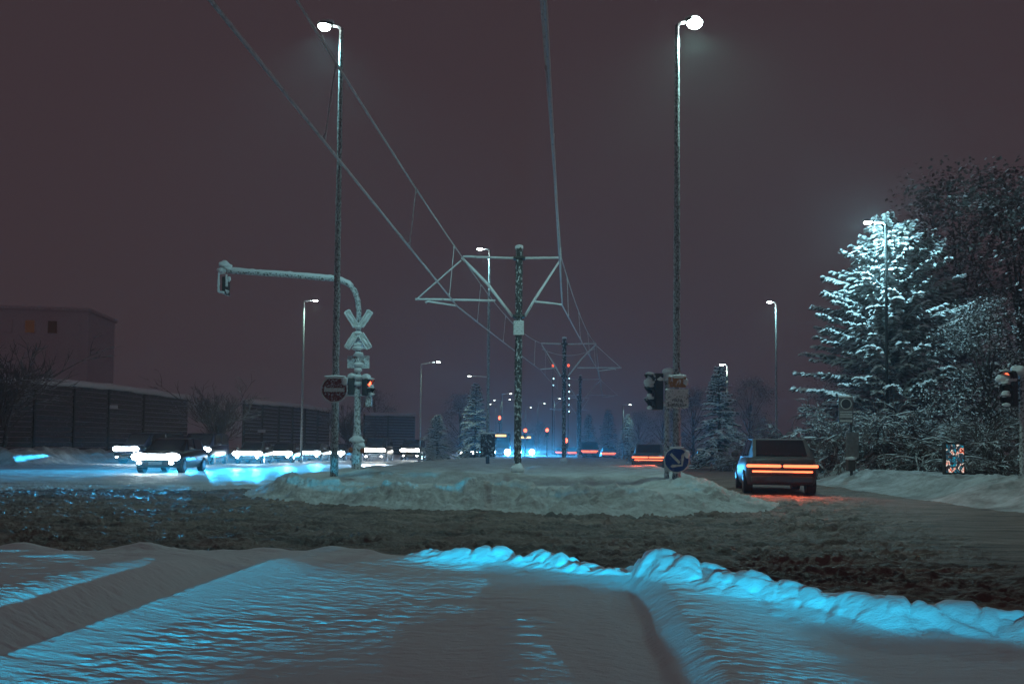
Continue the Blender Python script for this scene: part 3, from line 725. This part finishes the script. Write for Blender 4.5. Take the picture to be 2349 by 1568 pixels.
# far traffic signals with red lamps
for px, py, d_, h_, lb in ((1205, 987, 85, .45, 'far red signal high just right of the nearest mast'), (1255, 986, 90, .45, 'far red signal between the nearest and second mast'),
                       (1206, 1011, 110, .4, 'far red signal low beside the nearest mast, above the bright headlight'), (1298, 1010, 75, .5, 'red signal glowing low behind the second mast'),
                       (1146, 958, 110, .6, 'far red signal under the far lamps left of the nearest mast')):
    c = P(px, py, d_); g = ground_z(c.x, d_)
    t = empty('far_signal', (c.x, d_, g), 0, lb, 'traffic light', 'far red traffic lights'); hz = c.z - g
    MB().seg((0, .12, -.1), (0, .12, hz + .1), .06, .05, 8).build('post', M['dark'], t)
    MB().rbox((0, 0, hz - .25), (.4, .2, 1.15), .04).build('signal_housing', M['dark'], t)
    MB().blob((0, -.12, hz), (.20, .05, .22*h_/.45), 1, 2, 0).build('signal_lens', M['red'], t, True)

# two slim beacon masts far away
for px, ytop, ys, lb in ((1271, 839, (868, 883), 'slim far beacon mast left of the second mast, red tip and two blue-white dots'), (1307, 838, (868, 883, 898, 913, 928, 943), 'slim far beacon mast right of the second mast, red tip over six blue-white dots')):
    d_ = 130; c = P(px - 3, ytop, d_); g = ground_z(c.x, d_)
    t = empty('beacon_mast', (c.x, d_, g), 0, lb, 'beacon mast', 'far beacon masts')
    MB().seg((0, 0, -.2), (0, 0, c.z - g + .2), .09, .05, 8).build('mast_pole', M['steel'], t)
    MB().blob((0, -.1, c.z - g), (.24, .2, .28), 1, 2, 0).build('beacon', emis('beacon_red', (1, .12, .05), 1.6), t, True)
    for y_ in ys:
        q = P(px, y_, d_); MB().blob((0.15, -.1, q.z - g), (.12, .12, .12), 1, 1, 0).build('led_lamp', M['led'], t, True)

# ------------------------------------------------------------------ vehicles
def make_car(paint, scale_h=1.0, van=False, lights='front', label='', headmat='head'):
    t = empty('car', (0, 0, 0), 0, label, 'car')
    hb = .80 if not van else 1.05
    hw = .88 if not van else .96
    def sec(y, w_, zb, zt):
        return [(-w_*.93, y, zb), (-w_, y, zb + (zt-zb)*.35), (-w_, y, zb + (zt-zb)*.7), (-w_*.93, y, zt), (-w_*.45, y, zt + .025), (w_*.45, y, zt + .025), (w_*.93, y, zt), (w_, y, zb + (zt-zb)*.7), (w_, y, zb + (zt-zb)*.35), (w_*.93, y, zb)]
    Lf, Lr = 2.1, -2.1
    body = MB().loft([sec(Lr, hw*.86, .36, hb + .06), sec(Lr + .12, hw*.95, .28, hb + .14), sec(-1.2, hw, .22, hb + .16), sec(0, hw, .20, hb + .13), sec(1.0, hw, .22, hb + .08), sec(1.75, hw*.95, .24, hb - .04), sec(Lf, hw*.84, .32, hb - .16)])
    body.build('body', M[paint], t, True)
    ht = (1.46 if not van else 1.95)*scale_h
    zs = hb + .12
    cs = [(-1.95, .80, .70, zs + .02), (-1.45, .82, .66, ht - .04), (-.3, .82, .66, ht), (.35, .82, .66, ht - .05), (1.15, .80, .72, zs - .04)] if not van else [(-2.06, .90, .86, zs), (-1.98, .90, .82, ht - .06), (-.3, .90, .82, ht), (.75, .90, .80, ht - .06), (1.45, .88, .80, zs - .06)]
    A, B, C_, D_, E_ = [(y, wl, wt, z) for y, wl, wt, z in cs]
    def rr(y, w_, z): return [(-w_, y, z), (w_, y, z)]
    k = MB()
    def pt(s_, q): return Vector((q*s_[2], s_[0], s_[3]))
    def lo(y, q): return Vector((q*A[1], y, zs - .03))
    for q0 in (1,):
        k.loft([[lo(A[0], -1), lo(A[0], 1), pt(A, 1) + Vector((0, 0, .02)), pt(A, -1) + Vector((0, 0, .02))], [lo(B[0], -1), lo(B[0], 1), pt(B, 1), pt(B, -1)], [lo(C_[0], -1), lo(C_[0], 1), pt(C_, 1), pt(C_, -1)], [lo(D_[0], -1), lo(D_[0], 1), pt(D_, 1), pt(D_, -1)], [lo(E_[0], -1), lo(E_[0], 1), pt(E_, 1) + Vector((0, 0, .02)), pt(E_, -1) + Vector((0, 0, .02))]])
    k.build('roof', M[paint], t, False)
    def pane(name, p, off):
        p = [Vector(v) for v in p]; c = sum(p, Vector())/4; n = (p[1]-p[0]).cross(p[3]-p[0]).normalized()
        if n.dot(Vector(off)) < 0: n = -n
        q = [c + (v-c)*.88 + n*.004 for v in p]
        MB().prism(q, n*.012).build(name, M['glass'], t)
    up = Vector((0, 0, .05))
    pane('windscreen', [pt(E_, -1) + up*.6, pt(E_, 1) + up*.6, pt(D_, 1), pt(D_, -1)], (0, 1, .5))
    pane('rear_window', [pt(A, -1) + up*.6, pt(A, 1) + up*.6, pt(B, 1), pt(B, -1)], (0, -1, .5))
    for q in (-1, 1):
        pane('side_window', [lo(B[0], q) + up, lo(C_[0], q) + up, pt(C_, q), pt(B, q)], (q, 0, 0)); pane('side_window', [lo(C_[0], q) + up, lo(D_[0] + .35, q) + up, pt(D_, q), pt(C_, q)], (q, 0, 0))
        MB().rbox((q*(hw + .09), .75, hb + .22), (.18, .10, .14), .03).build('wing_mirror', M[paint], t)
        for y in (-1.3, 1.32):
            ty = MB().cyl((q*(hw - .10), y, .31), (1, 0, 0), .31, .22, 20).build('tyre', M['tyre'], t); MB().cyl((q*(hw + .012), y, .31), (1, 0, 0), .19, .02, 16).build('rim', M['rim'], ty)
    hm = M[headmat] if lights == 'front' else M['off']; tm = M['tail'] if lights == 'rear' else M['off']
    zl = hb - .13
    for q in (-1, 1):
        MB().blob((q*.64, 2.06, zl), (.32, .10, .17), 1, 2, 0).build('headlight', hm, t, True)
        MB().rbox((q*.44, -2.085, hb - .06), (.84, .08, .075), .03).build('tail_light', tm, t)
        MB().blob((q*.62, 2.085, .42), (.11, .04, .06), 1, 2, 0).build('fog_lamp', hm if lights == 'front' else M['off'], t, True)
    MB().rbox((0, 2.09, .52), (.9, .05, .16), .02).build('grille', M['dark'], t)
    if lights == 'front': MB().rbox((0, 2.11, zl + .01), (1.1, .06, .22), .05).build('light_bar', hm, t)  # added glowing bar, stands in for streaked headlight glare
    MB().rbox((0, 2.125, .42), (.52, .02, .11), .005).build('number_plate', M['plate'], t); MB().rbox((0, -2.115, .60), (.52, .02, .11), .005).build('number_plate', M['plate'], t)
    MB().rbox((0, -2.09, .40), (1.5, .10, .18), .04).build('bumper', M['dark'], t)
    if lights == 'rear': MB().rbox((0, -2.10, hb - .20), (1.45, .06, .045), .015).build('light_strip', M['tail'], t)
    return t
def set_car(o, px, d_, yaw, label, power=0, z=None, col=(.03, .50, 1.0)):
    x = PX(px, d_, .6); o.location = (x, d_, z if z is not None else -.03); o.rotation_euler = (0, 0, yaw); o['label'] = label
    if power:
        for q in (-1, 1):
            l = light('SPOT', 'bulb', o, (q*.64, 2.22, .68), power, col, .05, spot_size=R(80), spot_blend=.9); aim(l, (0, 1, -.045)); l.scale = (1, .030, 1)
proto = {}
def car(kind, px, d_, yaw, label, power=0, group=None, col=(.03, .50, 1.0)):
    paint, van, lights, hm = kind
    if kind not in proto: proto[kind] = make_car(paint, 1, van, lights, label, hm); o = proto[kind]; src = True
    else: o = copy_tree(proto[kind])
    for ch in list(o.children):                       # bulbs belong to one car only
        if ch.type == 'LIGHT': bpy.data.objects.remove(ch)
    set_car(o, px, d_, R(yaw), label, power, col=col)
    if group: o['group'] = group
    return o
ON = 'oncoming cars with headlights on the left road'
kb = ('paint_k', False, 'front', 'head'); kg = ('paint_g', False, 'front', 'head'); kv = ('paint_b', True, 'front', 'head'); kw = ('paint_k', True, 'front', 'headw'); kc = ('paint_g', False, 'front', 'headw')
car(kb, 398, 32, 186, 'nearest oncoming dark car, low bright headlights near the left bank', BEAM_W*.4, ON)
car(kv, 345, 47, 165, 'dark blue van with headlights, leftmost of the oncoming vehicles', BEAM_W*.4, ON)
car(kv, 470, 46, 186, 'dark blue van with headlights right behind the nearest oncoming car', BEAM_W, ON)
car(kg, 585, 50, 186, 'oncoming grey car with blue-white headlights left of the slim lamp pole', BEAM_W, ON)
car(kb, 655, 54, 184, 'oncoming black car with headlights just left of the slim lamp pole', BEAM_W, ON)
car(kg, 722, 60, 182, 'oncoming grey car just right of the slim lamp pole, partly behind the no-entry post', BEAM_W, ON)
car(kb, 778, 64, 180, 'oncoming black car between the no-entry lamp and the crossing post', 0, ON)
car(kw, 868, 62, 180, 'dark van with warm headlights right of the crossing post', BEAM_W*.6, ON, (.6, .8, 1))
car(kw, 948, 70, 180, 'dark van with warm headlights under the thin-armed lamp', 0, ON)
car(kc, 1082, 82, 175, 'oncoming car with warm headlights left of the dark box on its post', BEAM_W*.5, ON, (.4, .7, 1))
DEP = 'cars driving away with red tail lights'
rk = ('paint_m', False, 'rear', 'head'); rg = ('paint_g', False, 'rear', 'head'); rr_ = ('paint_r', False, 'rear', 'head'); rv = ('paint_b', True, 'rear', 'head')
for px, d_, yaw, kd, lb in ((1772, 20.8, -13, rk, 'nearest departing dark car with long red tail lights on the right road'), (1490, 41, -12, rg, 'departing grey car with red tail lights left of the signal post'),
        (1394, 88, -5, rk, 'departing dark car right of the masts, small pair of red lights'), (1350, 78, -3, rv, 'departing van with red lights just right of the third mast'),
        (1314, 104, -2, rr_, 'departing maroon car between second and third mast'), (1286, 112, -2, rk, 'departing dark car just left of the second mast')):
    o = car(kd, px, d_, yaw, lb, 0, DEP)
    if d_ < 50:
        for q in (-1, 1): aim(light('SPOT', 'tail_bulb', o, (q*.5, -2.16, .72), 50, (1, .14, .06), .05, spot_size=R(165), spot_blend=.6), (0, -1, -.12))

# buses with orange displays
def bus(px, d_, yaw, label, power):
    x = PX(px, d_, .6); t = empty('bus', (x, d_, -.02), R(yaw), label, 'bus', 'far buses with orange displays')
    MB().rbox((0, -5, 1.72), (2.5, 11, 2.75), .12).build('body', M['paint_b'], t)
    MB().rbox((0, .50, 1.85), (2.2, .06, 1.25), .04).build('windscreen', M['glass'], t)
    for q in (-1, 1):
        MB().rbox((q*1.25, -5.2, 2.0), (.04, 9.6, .95), .015).build('side_window', M['glass'], t)
        for y in (-1.6, -7.8): MB().cyl((q*1.12, y, .48), (1, 0, 0), .48, .28, 20).build('tyre', M['tyre'], t)
        MB().blob((q*.92, .51, .72), (.40, .09, .36), 1, 2, 0).build('headlight', M['head'], t, True)
    MB().rbox((0, .52, 2.75), (1.5, .05, .26), .01).build('destination_display', M['disp'], t)
    MB().rbox((0, .51, .55), (.52, .04, .12), .01).build('number_plate', M['plate'], t)
    MB().rbox((0, -5, 3.14), (2.3, 10.6, .10), .04).build('snow_cap', M['snowcap'], t)
    if power:
        for q in (-1, 1):
            l = light('SPOT', 'bulb', t, (q*.92, .68, .72), power, (.05, .45, 1), .08, spot_size=R(100), spot_blend=.8); aim(l, (0, 1, -.05)); l.scale = (1, .16, 1)
    return t
bus(1147, 92, 180, 'far oncoming bus behind the dark box, orange sign over its windscreen', 7000)
bus(1205, 104, 180, 'far oncoming bus right of the nearest mast, brightest headlight', 50000)

# ------------------------------------------------------------------ noise barrier on the left
def barrier(path, label, plates=()):
    """path: (px, top_y, depth)"""
    pts = [P(a, b_, c_) for a, b_, c_ in path]
    t = empty('noise_barrier', (pts[0].x, pts[0].y, 0), 0, label, 'noise barrier', 'dark boarded walls beyond the left road')
    o = pts[0].copy(); o.z = 0
    bd = MB(); cap = MB(); capp = []
    for a, b_ in zip(pts[:-1], pts[1:]):
        L_ = (b_-a).xy.length; n = max(1, round(L_/4))
        for i in range(n):
            u = a.lerp(b_, i/n); v = a.lerp(b_, (i+1)/n); dv = (v-u); ang = math.atan2(dv.y, dv.x); mid = (u+v)/2
            rot = Matrix.Rotation(ang, 3, 'Z'); hgt = mid.z - .15; nb = 14
            for k in range(nb):
                zz = .2 + (hgt-.2)*(k+.5)/nb
                bd.box(Vector((mid.x, mid.y, zz)) - o + rot @ Vector((0, .02*(k % 2), 0)), (dv.xy.length - .14, .10, (hgt-.2)/nb - .035), rot)
            MB().box(Vector((u.x, u.y, u.z/2)) - o, (.16, .2, u.z), rot).build('post', M['dark'], t)
            for q in range(4): capp.append(u.lerp(v, q/4) - o + Vector((0, 0, random.uniform(-.03, .03))))
    capp.append(pts[-1] - o)
    cap.tube(capp, .24, 10, .12)
    bd.build('board_panel', M['wall'], t)
    cap.build('snow_cap', M['snowcap'], t, True)
    for px, py, dd, w_, h_ in plates:
        c = P(px, py, dd); MB().rbox(c - o, (w_, .06, h_), .02).build('wall_plate', M['snowcap'], t)
    return t
barrier([(-160, 868, 45), (80, 873, 50), (250, 886, 57), (330, 897, 61), (432, 911, 66)], 'leftmost dark boarded noise barrier with a thick snow cap', [(261, 933, 56, .6, .28)])
barrier([(560, 919, 70), (640, 926, 77), (700, 932, 83), (756, 941, 90)], 'middle dark boarded noise barrier between the bare tree and the no-entry sign', [(600, 988, 72, .75, .30), (440, 985, 66, .3, .3)][:1])
barrier([(836, 949, 96), (890, 950, 98), (953, 951, 100)], 'shortest noise barrier right of the crossing post')

# far apartment block, nearly lost in the dark
c = P(70, 720, 88); g = 0
ab = empty('apartment_block', (c.x, 88, 0), R(8), 'dark apartment block with two dim brown lit windows at the left edge', 'building')
hb_ = c.z + .5
MB().box((0, 4, hb_/2), (13, 8, hb_)).build('wall', M['render_'], ab); MB().rbox((0, 4, hb_ + .2), (13.6, 8.6, .4), .1).build('roof', M['render_'], ab)
for fl in range(2):
    for cxi in range(5):
        lx = -5 + 2.5*cxi; lz = hb_ - 2.0 - 2.9*fl
        lit = (fl == 0 and cxi in (2, 3))
        fr = MB().box((lx, -.02, lz), (1.15, .10, 1.6)).build('window', M['render_'], ab)
        MB().box((lx, -.09, lz), (1.0, .03, 1.45)).build('pane', M['win'] if lit and cxi == 2 else (emis('dimmer_window', (.4, .17, .10), .025) if lit else M['render_']), fr)

# ------------------------------------------------------------------ trees
def conifer_mesh(seed, Ht, Rd, step=.22, per=6, tw=.17, fat=.055, low=.10, droop=.35, pw=.75, up=.55, r0=.10):
    rnd = random.Random(seed); m = MB(); z = Ht*low
    while z < Ht*.985:
        q = 1 - z/Ht
        for _ in range(per if q > .12 else 3):
            an = rnd.uniform(0, 2*math.pi); L_ = Rd*(q**pw)*rnd.uniform(.62, 1.12) + .15
            dr = Vector((math.cos(an), math.sin(an), 0)); sd_ = Vector((-dr.y, dr.x, 0)); rise = r0 + up*(1-q)**1.5
            pts = []
            for i in range(6):
                u = i/5; pts.append(dr*(L_*u) + Vector((0, 0, z + L_*(rise*u - droop*u*u*(.4+q) + .10*u**3))) + sd_*rnd.uniform(-.04, .04)*L_)
            m.tube(pts, [fat*.7, fat*.8, fat*.8, fat*.75, fat*.65, fat*.4], 4, .3, False, rnd)
            nt = max(2, int(L_/tw))
            for i in range(nt):
                u = .22 + .78*(i + rnd.random()*.6)/nt
                k = min(4, int(u*5)); p = pts[k].lerp(pts[k+1], u*5-k)
                for s_ in (-1, 1):
                    l2 = (.22 + .30*min(L_, 2.6)/2.6)*(1.15-u*.6)*rnd.uniform(.6, 1.25)
                    d2 = (dr*rnd.uniform(.45, .95) + sd_*s_*rnd.uniform(.5, 1.0) + Vector((0, 0, rnd.uniform(-.35, .18)))).normalized()
                    m.tube([p, p + d2*l2*.5 + Vector((0, 0, .02)), p + d2*l2 + Vector((0, 0, -.06*l2))], [fat*.7, fat*rnd.uniform(.8, 1.25), fat*.45], 4, .35, False, rnd)
        z += step*rnd.uniform(.7, 1.3)*(.5 + q*.6)
    return m
def twig_mesh(seed, Ht, spread, n=26, fat=.03, depth=3, up=1.0, trunk=None, split=4, sag=0, wig=.22):
    rnd = random.Random(seed); m = MB()
    def grow(p, d_, L_, r, k):
        pts = [p]; q = p; dd = d_.copy()
        for i in range(4):
            dd = (dd + Vector((rnd.uniform(-wig, wig), rnd.uniform(-wig, wig), rnd.uniform(-.12, .14) - sag))).normalized(); q = q + dd*L_/4; pts.append(q)
        m.tube(pts, [r, r*.9, r*.85, r*.75, r*.5], 4, .25, False, rnd)
        if k > 0:
            for i in range(split):
                j = rnd.randint(1, 4); nd = (dd + Vector((rnd.uniform(-.9, .9), rnd.uniform(-.9, .9), rnd.uniform(-.35, .55)))).normalized()
                grow(pts[j], nd, L_*rnd.uniform(.42, .68), max(fat*.5, r*.72), k-1)
    for i in range(n):
        an = rnd.uniform(0, 2*math.pi); t_ = rnd.random()
        d_ = Vector((math.cos(an)*spread, math.sin(an)*spread, up*rnd.uniform(.35, 1.1))).normalized()
        b_ = Vector((rnd.uniform(-.1, .1), rnd.uniform(-.1, .1), .05 if trunk is None else trunk*Ht*rnd.uniform(.5, 1.3)))
        grow(b_, d_, Ht*(.42 if depth > 1 else .6)*rnd.uniform(.7, 1.15), fat*1.4, depth)
    return m
def leafy_mesh(seed, Ht, Rd, n=5200, leaf=.16, low=.12, clump=70):
    """broad dark crown: leaf-sized faces gathered in clumps through the volume"""
    rnd = random.Random(seed); m = MB(); cs = []
    for _ in range(clump):
        u = rnd.random(); an = rnd.uniform(0, 2*math.pi); zz = low + (1-low)*u; rr0 = Rd*math.sqrt(max(.02, 1-(2*(zz-.42))**2*.75))*rnd.uniform(.35, 1.0)
        cs.append((Vector((rr0*math.cos(an), rr0*math.sin(an), zz*Ht)), rnd.uniform(.35, 1.0)*Rd*.24))
    for _ in range(n):
        c, s_ = rnd.choice(cs); p = c + Vector((max(-1.7*s_, min(1.7*s_, rnd.gauss(0, s_))), max(-1.7*s_, min(1.7*s_, rnd.gauss(0, s_))), max(-s_, min(s_, rnd.gauss(0, s_*.55)))))
        a = Vector((rnd.gauss(0, 1), rnd.gauss(0, 1), rnd.gauss(0, .45))).normalized(); b_ = a.cross(Vector((rnd.gauss(0, .5), rnd.gauss(0, .5), 1))).normalized()
        l_ = leaf*rnd.uniform(.6, 1.5); p2 = p + a*l_
        m.v += [tuple(p - b_*l_*.3), tuple(p + a*l_*.5 - b_*l_*.42), tuple(p2), tuple(p + a*l_*.5 + b_*l_*.42 + Vector((0, 0, l_*.15)))]
        i = len(m.v); m.f.append((i-4, i-3, i-2, i-1))
    return m, cs
GRP_R = 'trees and bushes on the right'; GRP_L = 'trees and bushes on the left'
def place(name, px, d_, label, cat, crown, crownmat, trunk_h, trunk_r, group, limbs=None, z=None):
    x = PX(px, d_, .5); z0 = (ground_z(x, d_) if z is None else z) - .08
    t = empty(name, (x, d_, z0), 0, label, cat, group)
    me = crown.build('crown', M[crownmat], t, False)
    tk = MB(); k = 8
    tk.tube([(.04*math.sin(i*1.7), .04*math.cos(i*1.3), trunk_h*i/k) for i in range(k+1)], [trunk_r*(1-.85*i/k) for i in range(k+1)], 9, .1)
    if limbs:
        for c, s_ in limbs:
            b0 = Vector((0, 0, min(trunk_h*.9, max(.8, c.z*.55)))); tk.tube([b0, b0.lerp(c, .5) + Vector((0, 0, .25)), c], [trunk_r*.35, trunk_r*.2, trunk_r*.07], 5, .1)
    tk.build('trunk', M['bark'], t, True)
    return t
def clone(o, px, d_, label, s=1.0, rz=0, group=None, sz=None):
    c = copy_tree(o); x = PX(px, d_, .5); c.location = (x, d_, ground_z(x, d_) - .08); c.rotation_euler = (0, 0, rz); c.scale = (s, s, sz or s); c['label'] = label
    if group: c['group'] = group
    return c
big = place('snowy_tree', 2046, 31.6, 'tree thick with bright snow on every twig around the lit lamp on the right', 'tree', conifer_mesh(3, 10.9, 4.2, .24, 6, .15, .075, .18, .30, .55, .25, .42), 'rime', 10.6, .2, GRP_R)
mid = place('conifer', 1650, 45, 'narrow conifer with a glowing snowy top right of the white plate', 'conifer', conifer_mesh(8, 6.3, 1.75, .22, 6, .2, .06, .06, .5), 'conif', 6.2, .14, GRP_R)
clone(mid, 1090, 66, 'narrow snowy conifer left of the lamp with the dark box', 1.08, 1.1, GRP_L)
clone(mid, 1002, 60, 'wide snowy conifer bush under the thin-armed lamp', .95, 2.3, GRP_L, .62)
clone(mid, 1350, 105, 'far small snowy conifer just right of the third mast', .95, .4, GRP_R)
clone(mid, 1440, 92, 'far small snowy conifer below the tiny far lamp', .9, 3.0, GRP_R)
clone(mid, 1395, 115, 'far dim conifer between third mast and the tiny far lamp', 1.2, 4.0, GRP_R)
tw = twig_mesh(5, 6.8, .62, 20, .030, 3, 1.5, .22, 4)
bare = place('bare_tree', 497, 54, 'bare twiggy tree rimed with snow between two noise barriers', 'tree', tw, 'twig', 3.0, .13, GRP_L)
clone(bare, 800, 74, 'dim bare tree behind the no-entry lamp and crossing post', .95, 1.7, GRP_L)
clone(bare, 10, 44, 'dim snowy tree at the left edge above the noise barrier', 1.15, 3.2, GRP_L)
sh_ = twig_mesh(11, 3.7, .9, 24, .027, 3, 1.1, None, 5, .16, .34)
def shrub(px, d_, label, s, rz, src=[None], sz=None):
    if src[0] is None:
        src[0] = place('shrub', px, d_, label, 'shrub', sh_, 'twig', 1.0, .08, GRP_R); src[0].scale = (s, s, sz or s); return src[0]
    return clone(src[0], px, d_, label, s, rz, GRP_R, sz)
shrub(1725, 40, 'arching snow-laden shrub between the narrow conifer and the lone lamp', .95, 0)
shrub(1845, 35, 'snow-laden shrub just right of the lone lamp', 1.15, 1.2)
shrub(1505, 48, 'pale lit spiky shrub behind the signal post', .95, 2.2)
shrub(1925, 28.5, 'dim shrub behind the bus stop sign', 1.35, 3.1)
shrub(2300, 23.5, 'dim snow-covered shrub above the bank near the right edge', 1.0, 4.0)
shrub(2120, 27, 'dim shrub under the bright snowy tree, left of the lit display', 1.3, 5.0)
shrub(2050, 27.6, 'large dim shrub in front of the bright snowy tree, beside the bus stop sign', 1.35, 2.7)
shrub(2215, 26, 'dim shrub behind the lit display', 1.2, .6)
hb1 = empty('hedge', (PX(1790, 38, .5), 38, ground_z(PX(1790, 38, .5), 38) - .1), 0, 'rounded hedge bent under thick snow at the foot of the lone lamp', 'hedge', GRP_R)
h_ = MB()
for k, (a, b_, s_) in enumerate(((-.45, .75, .42), (.35, .85, .55), (.75, .6, .4), (-.1, .5, .4), (.15, .35, .3), (-.75, .45, .3))): h_.blob((a, .1*k, b_), (s_, .5, s_*.75), k, 3, .45, 2.2)
h_.build('crown', M['twig'], hb1, True)
tw2 = twig_mesh(14, 1.5, 1.0, 12, .03, 2, .7, None, 4); tw2.build('twigs', M['twig'], hb1)
lf, cs = leafy_mesh(21, 15.5, 5.0, 17000, .17, .08, 120)
dk = place('broadleaf_tree', 2205, 38, 'tall dark tree dusted with snow behind the bright snowy tree', 'tree', lf, 'darkleaf', 11, .3, GRP_R, cs[:30])
clone(dk, 2345, 33, 'tall dark tree at the right edge behind the dim signal', .86, 2, GRP_R)
clone(dk, 2110, 45, 'dark tree right behind the bright snowy tree', .75, 4, GRP_R)
clone(dk, 2270, 27, 'low dark tree in front of the tall ones near the right edge', .42, 5, GRP_R)
clone(dk, 1935, 40, 'low dark tree left of the bright snowy tree', .36, 1, GRP_R)
clone(dk, 1590, 75, 'dark far tree behind the lettered plate', .5, 2.6, GRP_R)
clone(dk, 1720, 62, 'dark far tree between narrow conifer and lone lamp', .45, .9, GRP_R)
clone(dk, 1055, 95, 'dark far tree behind the snowy conifers left of the masts', .55, 3.3, GRP_L)
clone(dk, 860, 108, 'dark far tree behind the shortest noise barrier', .6, 5.2, GRP_L)
clone(dk, 1520, 110, 'dark far tree left of the signal post', .5, 1.5, GRP_R)
clone(dk, 1465, 150, 'dark far tree beyond the departing grey car', .6, .2, GRP_R)
clone(dk, 1235, 210, 'dark tree at the far end of the road', .6, 2.2, GRP_L)

# ------------------------------------------------------------------ cars waiting behind the camera, their headlights rake the foreground
def back_car(x, y, aim_to, power, label, size, kind, tilt):
    a = Vector(aim_to) - Vector((x, y)); yaw = math.atan2(a.y, a.x) - math.pi/2
    o = copy_tree(proto[kind])
    for ch in list(o.children):
        if ch.type == 'LIGHT': bpy.data.objects.remove(ch)
    o.location = (x, y, .05); o.rotation_euler = (0, 0, yaw); o['label'] = label; o['group'] = 'cars waiting behind the viewpoint'
    l = light('SPOT', 'bulb', o, (0, 2.25, .40), power, (.0, .52, .84), .05, spot_size=R(size), spot_blend=.4); aim(l, (0, 1, tilt)); l.scale = (1, .10, 1)
back_car(4.5, -14, (-3.2, 4.5), BACK_W, 'waiting black car behind the viewpoint on the right', 34, kb, -.012)
back_car(-5.5, -16, (1.4, 4.4), BACK_W*.55, 'waiting grey car behind the viewpoint on the left', 24, kg, -.021)

# ------------------------------------------------------------------ haze: snowy night air
hzb = MB().box((0, 640, 22), (3400, 1720, 46.4)).build('haze', None or M['snow'])
hm = bpy.data.materials.new('snowy_night_air'); hm.use_nodes = True; t = hm.node_tree
t.nodes.remove(t.nodes['Principled BSDF']); pv = t.nodes.new('ShaderNodeVolumePrincipled')
pv.inputs['Color'].default_value = (.93, .95, .97, 1); pv.inputs['Density'].default_value = HAZE_DENSITY; pv.inputs['Anisotropy'].default_value = .6
t.links.new(pv.outputs[0], t.nodes['Material Output'].inputs['Volume'])
hzb.data.materials[0] = hm; hzb['kind'] = 'stuff'
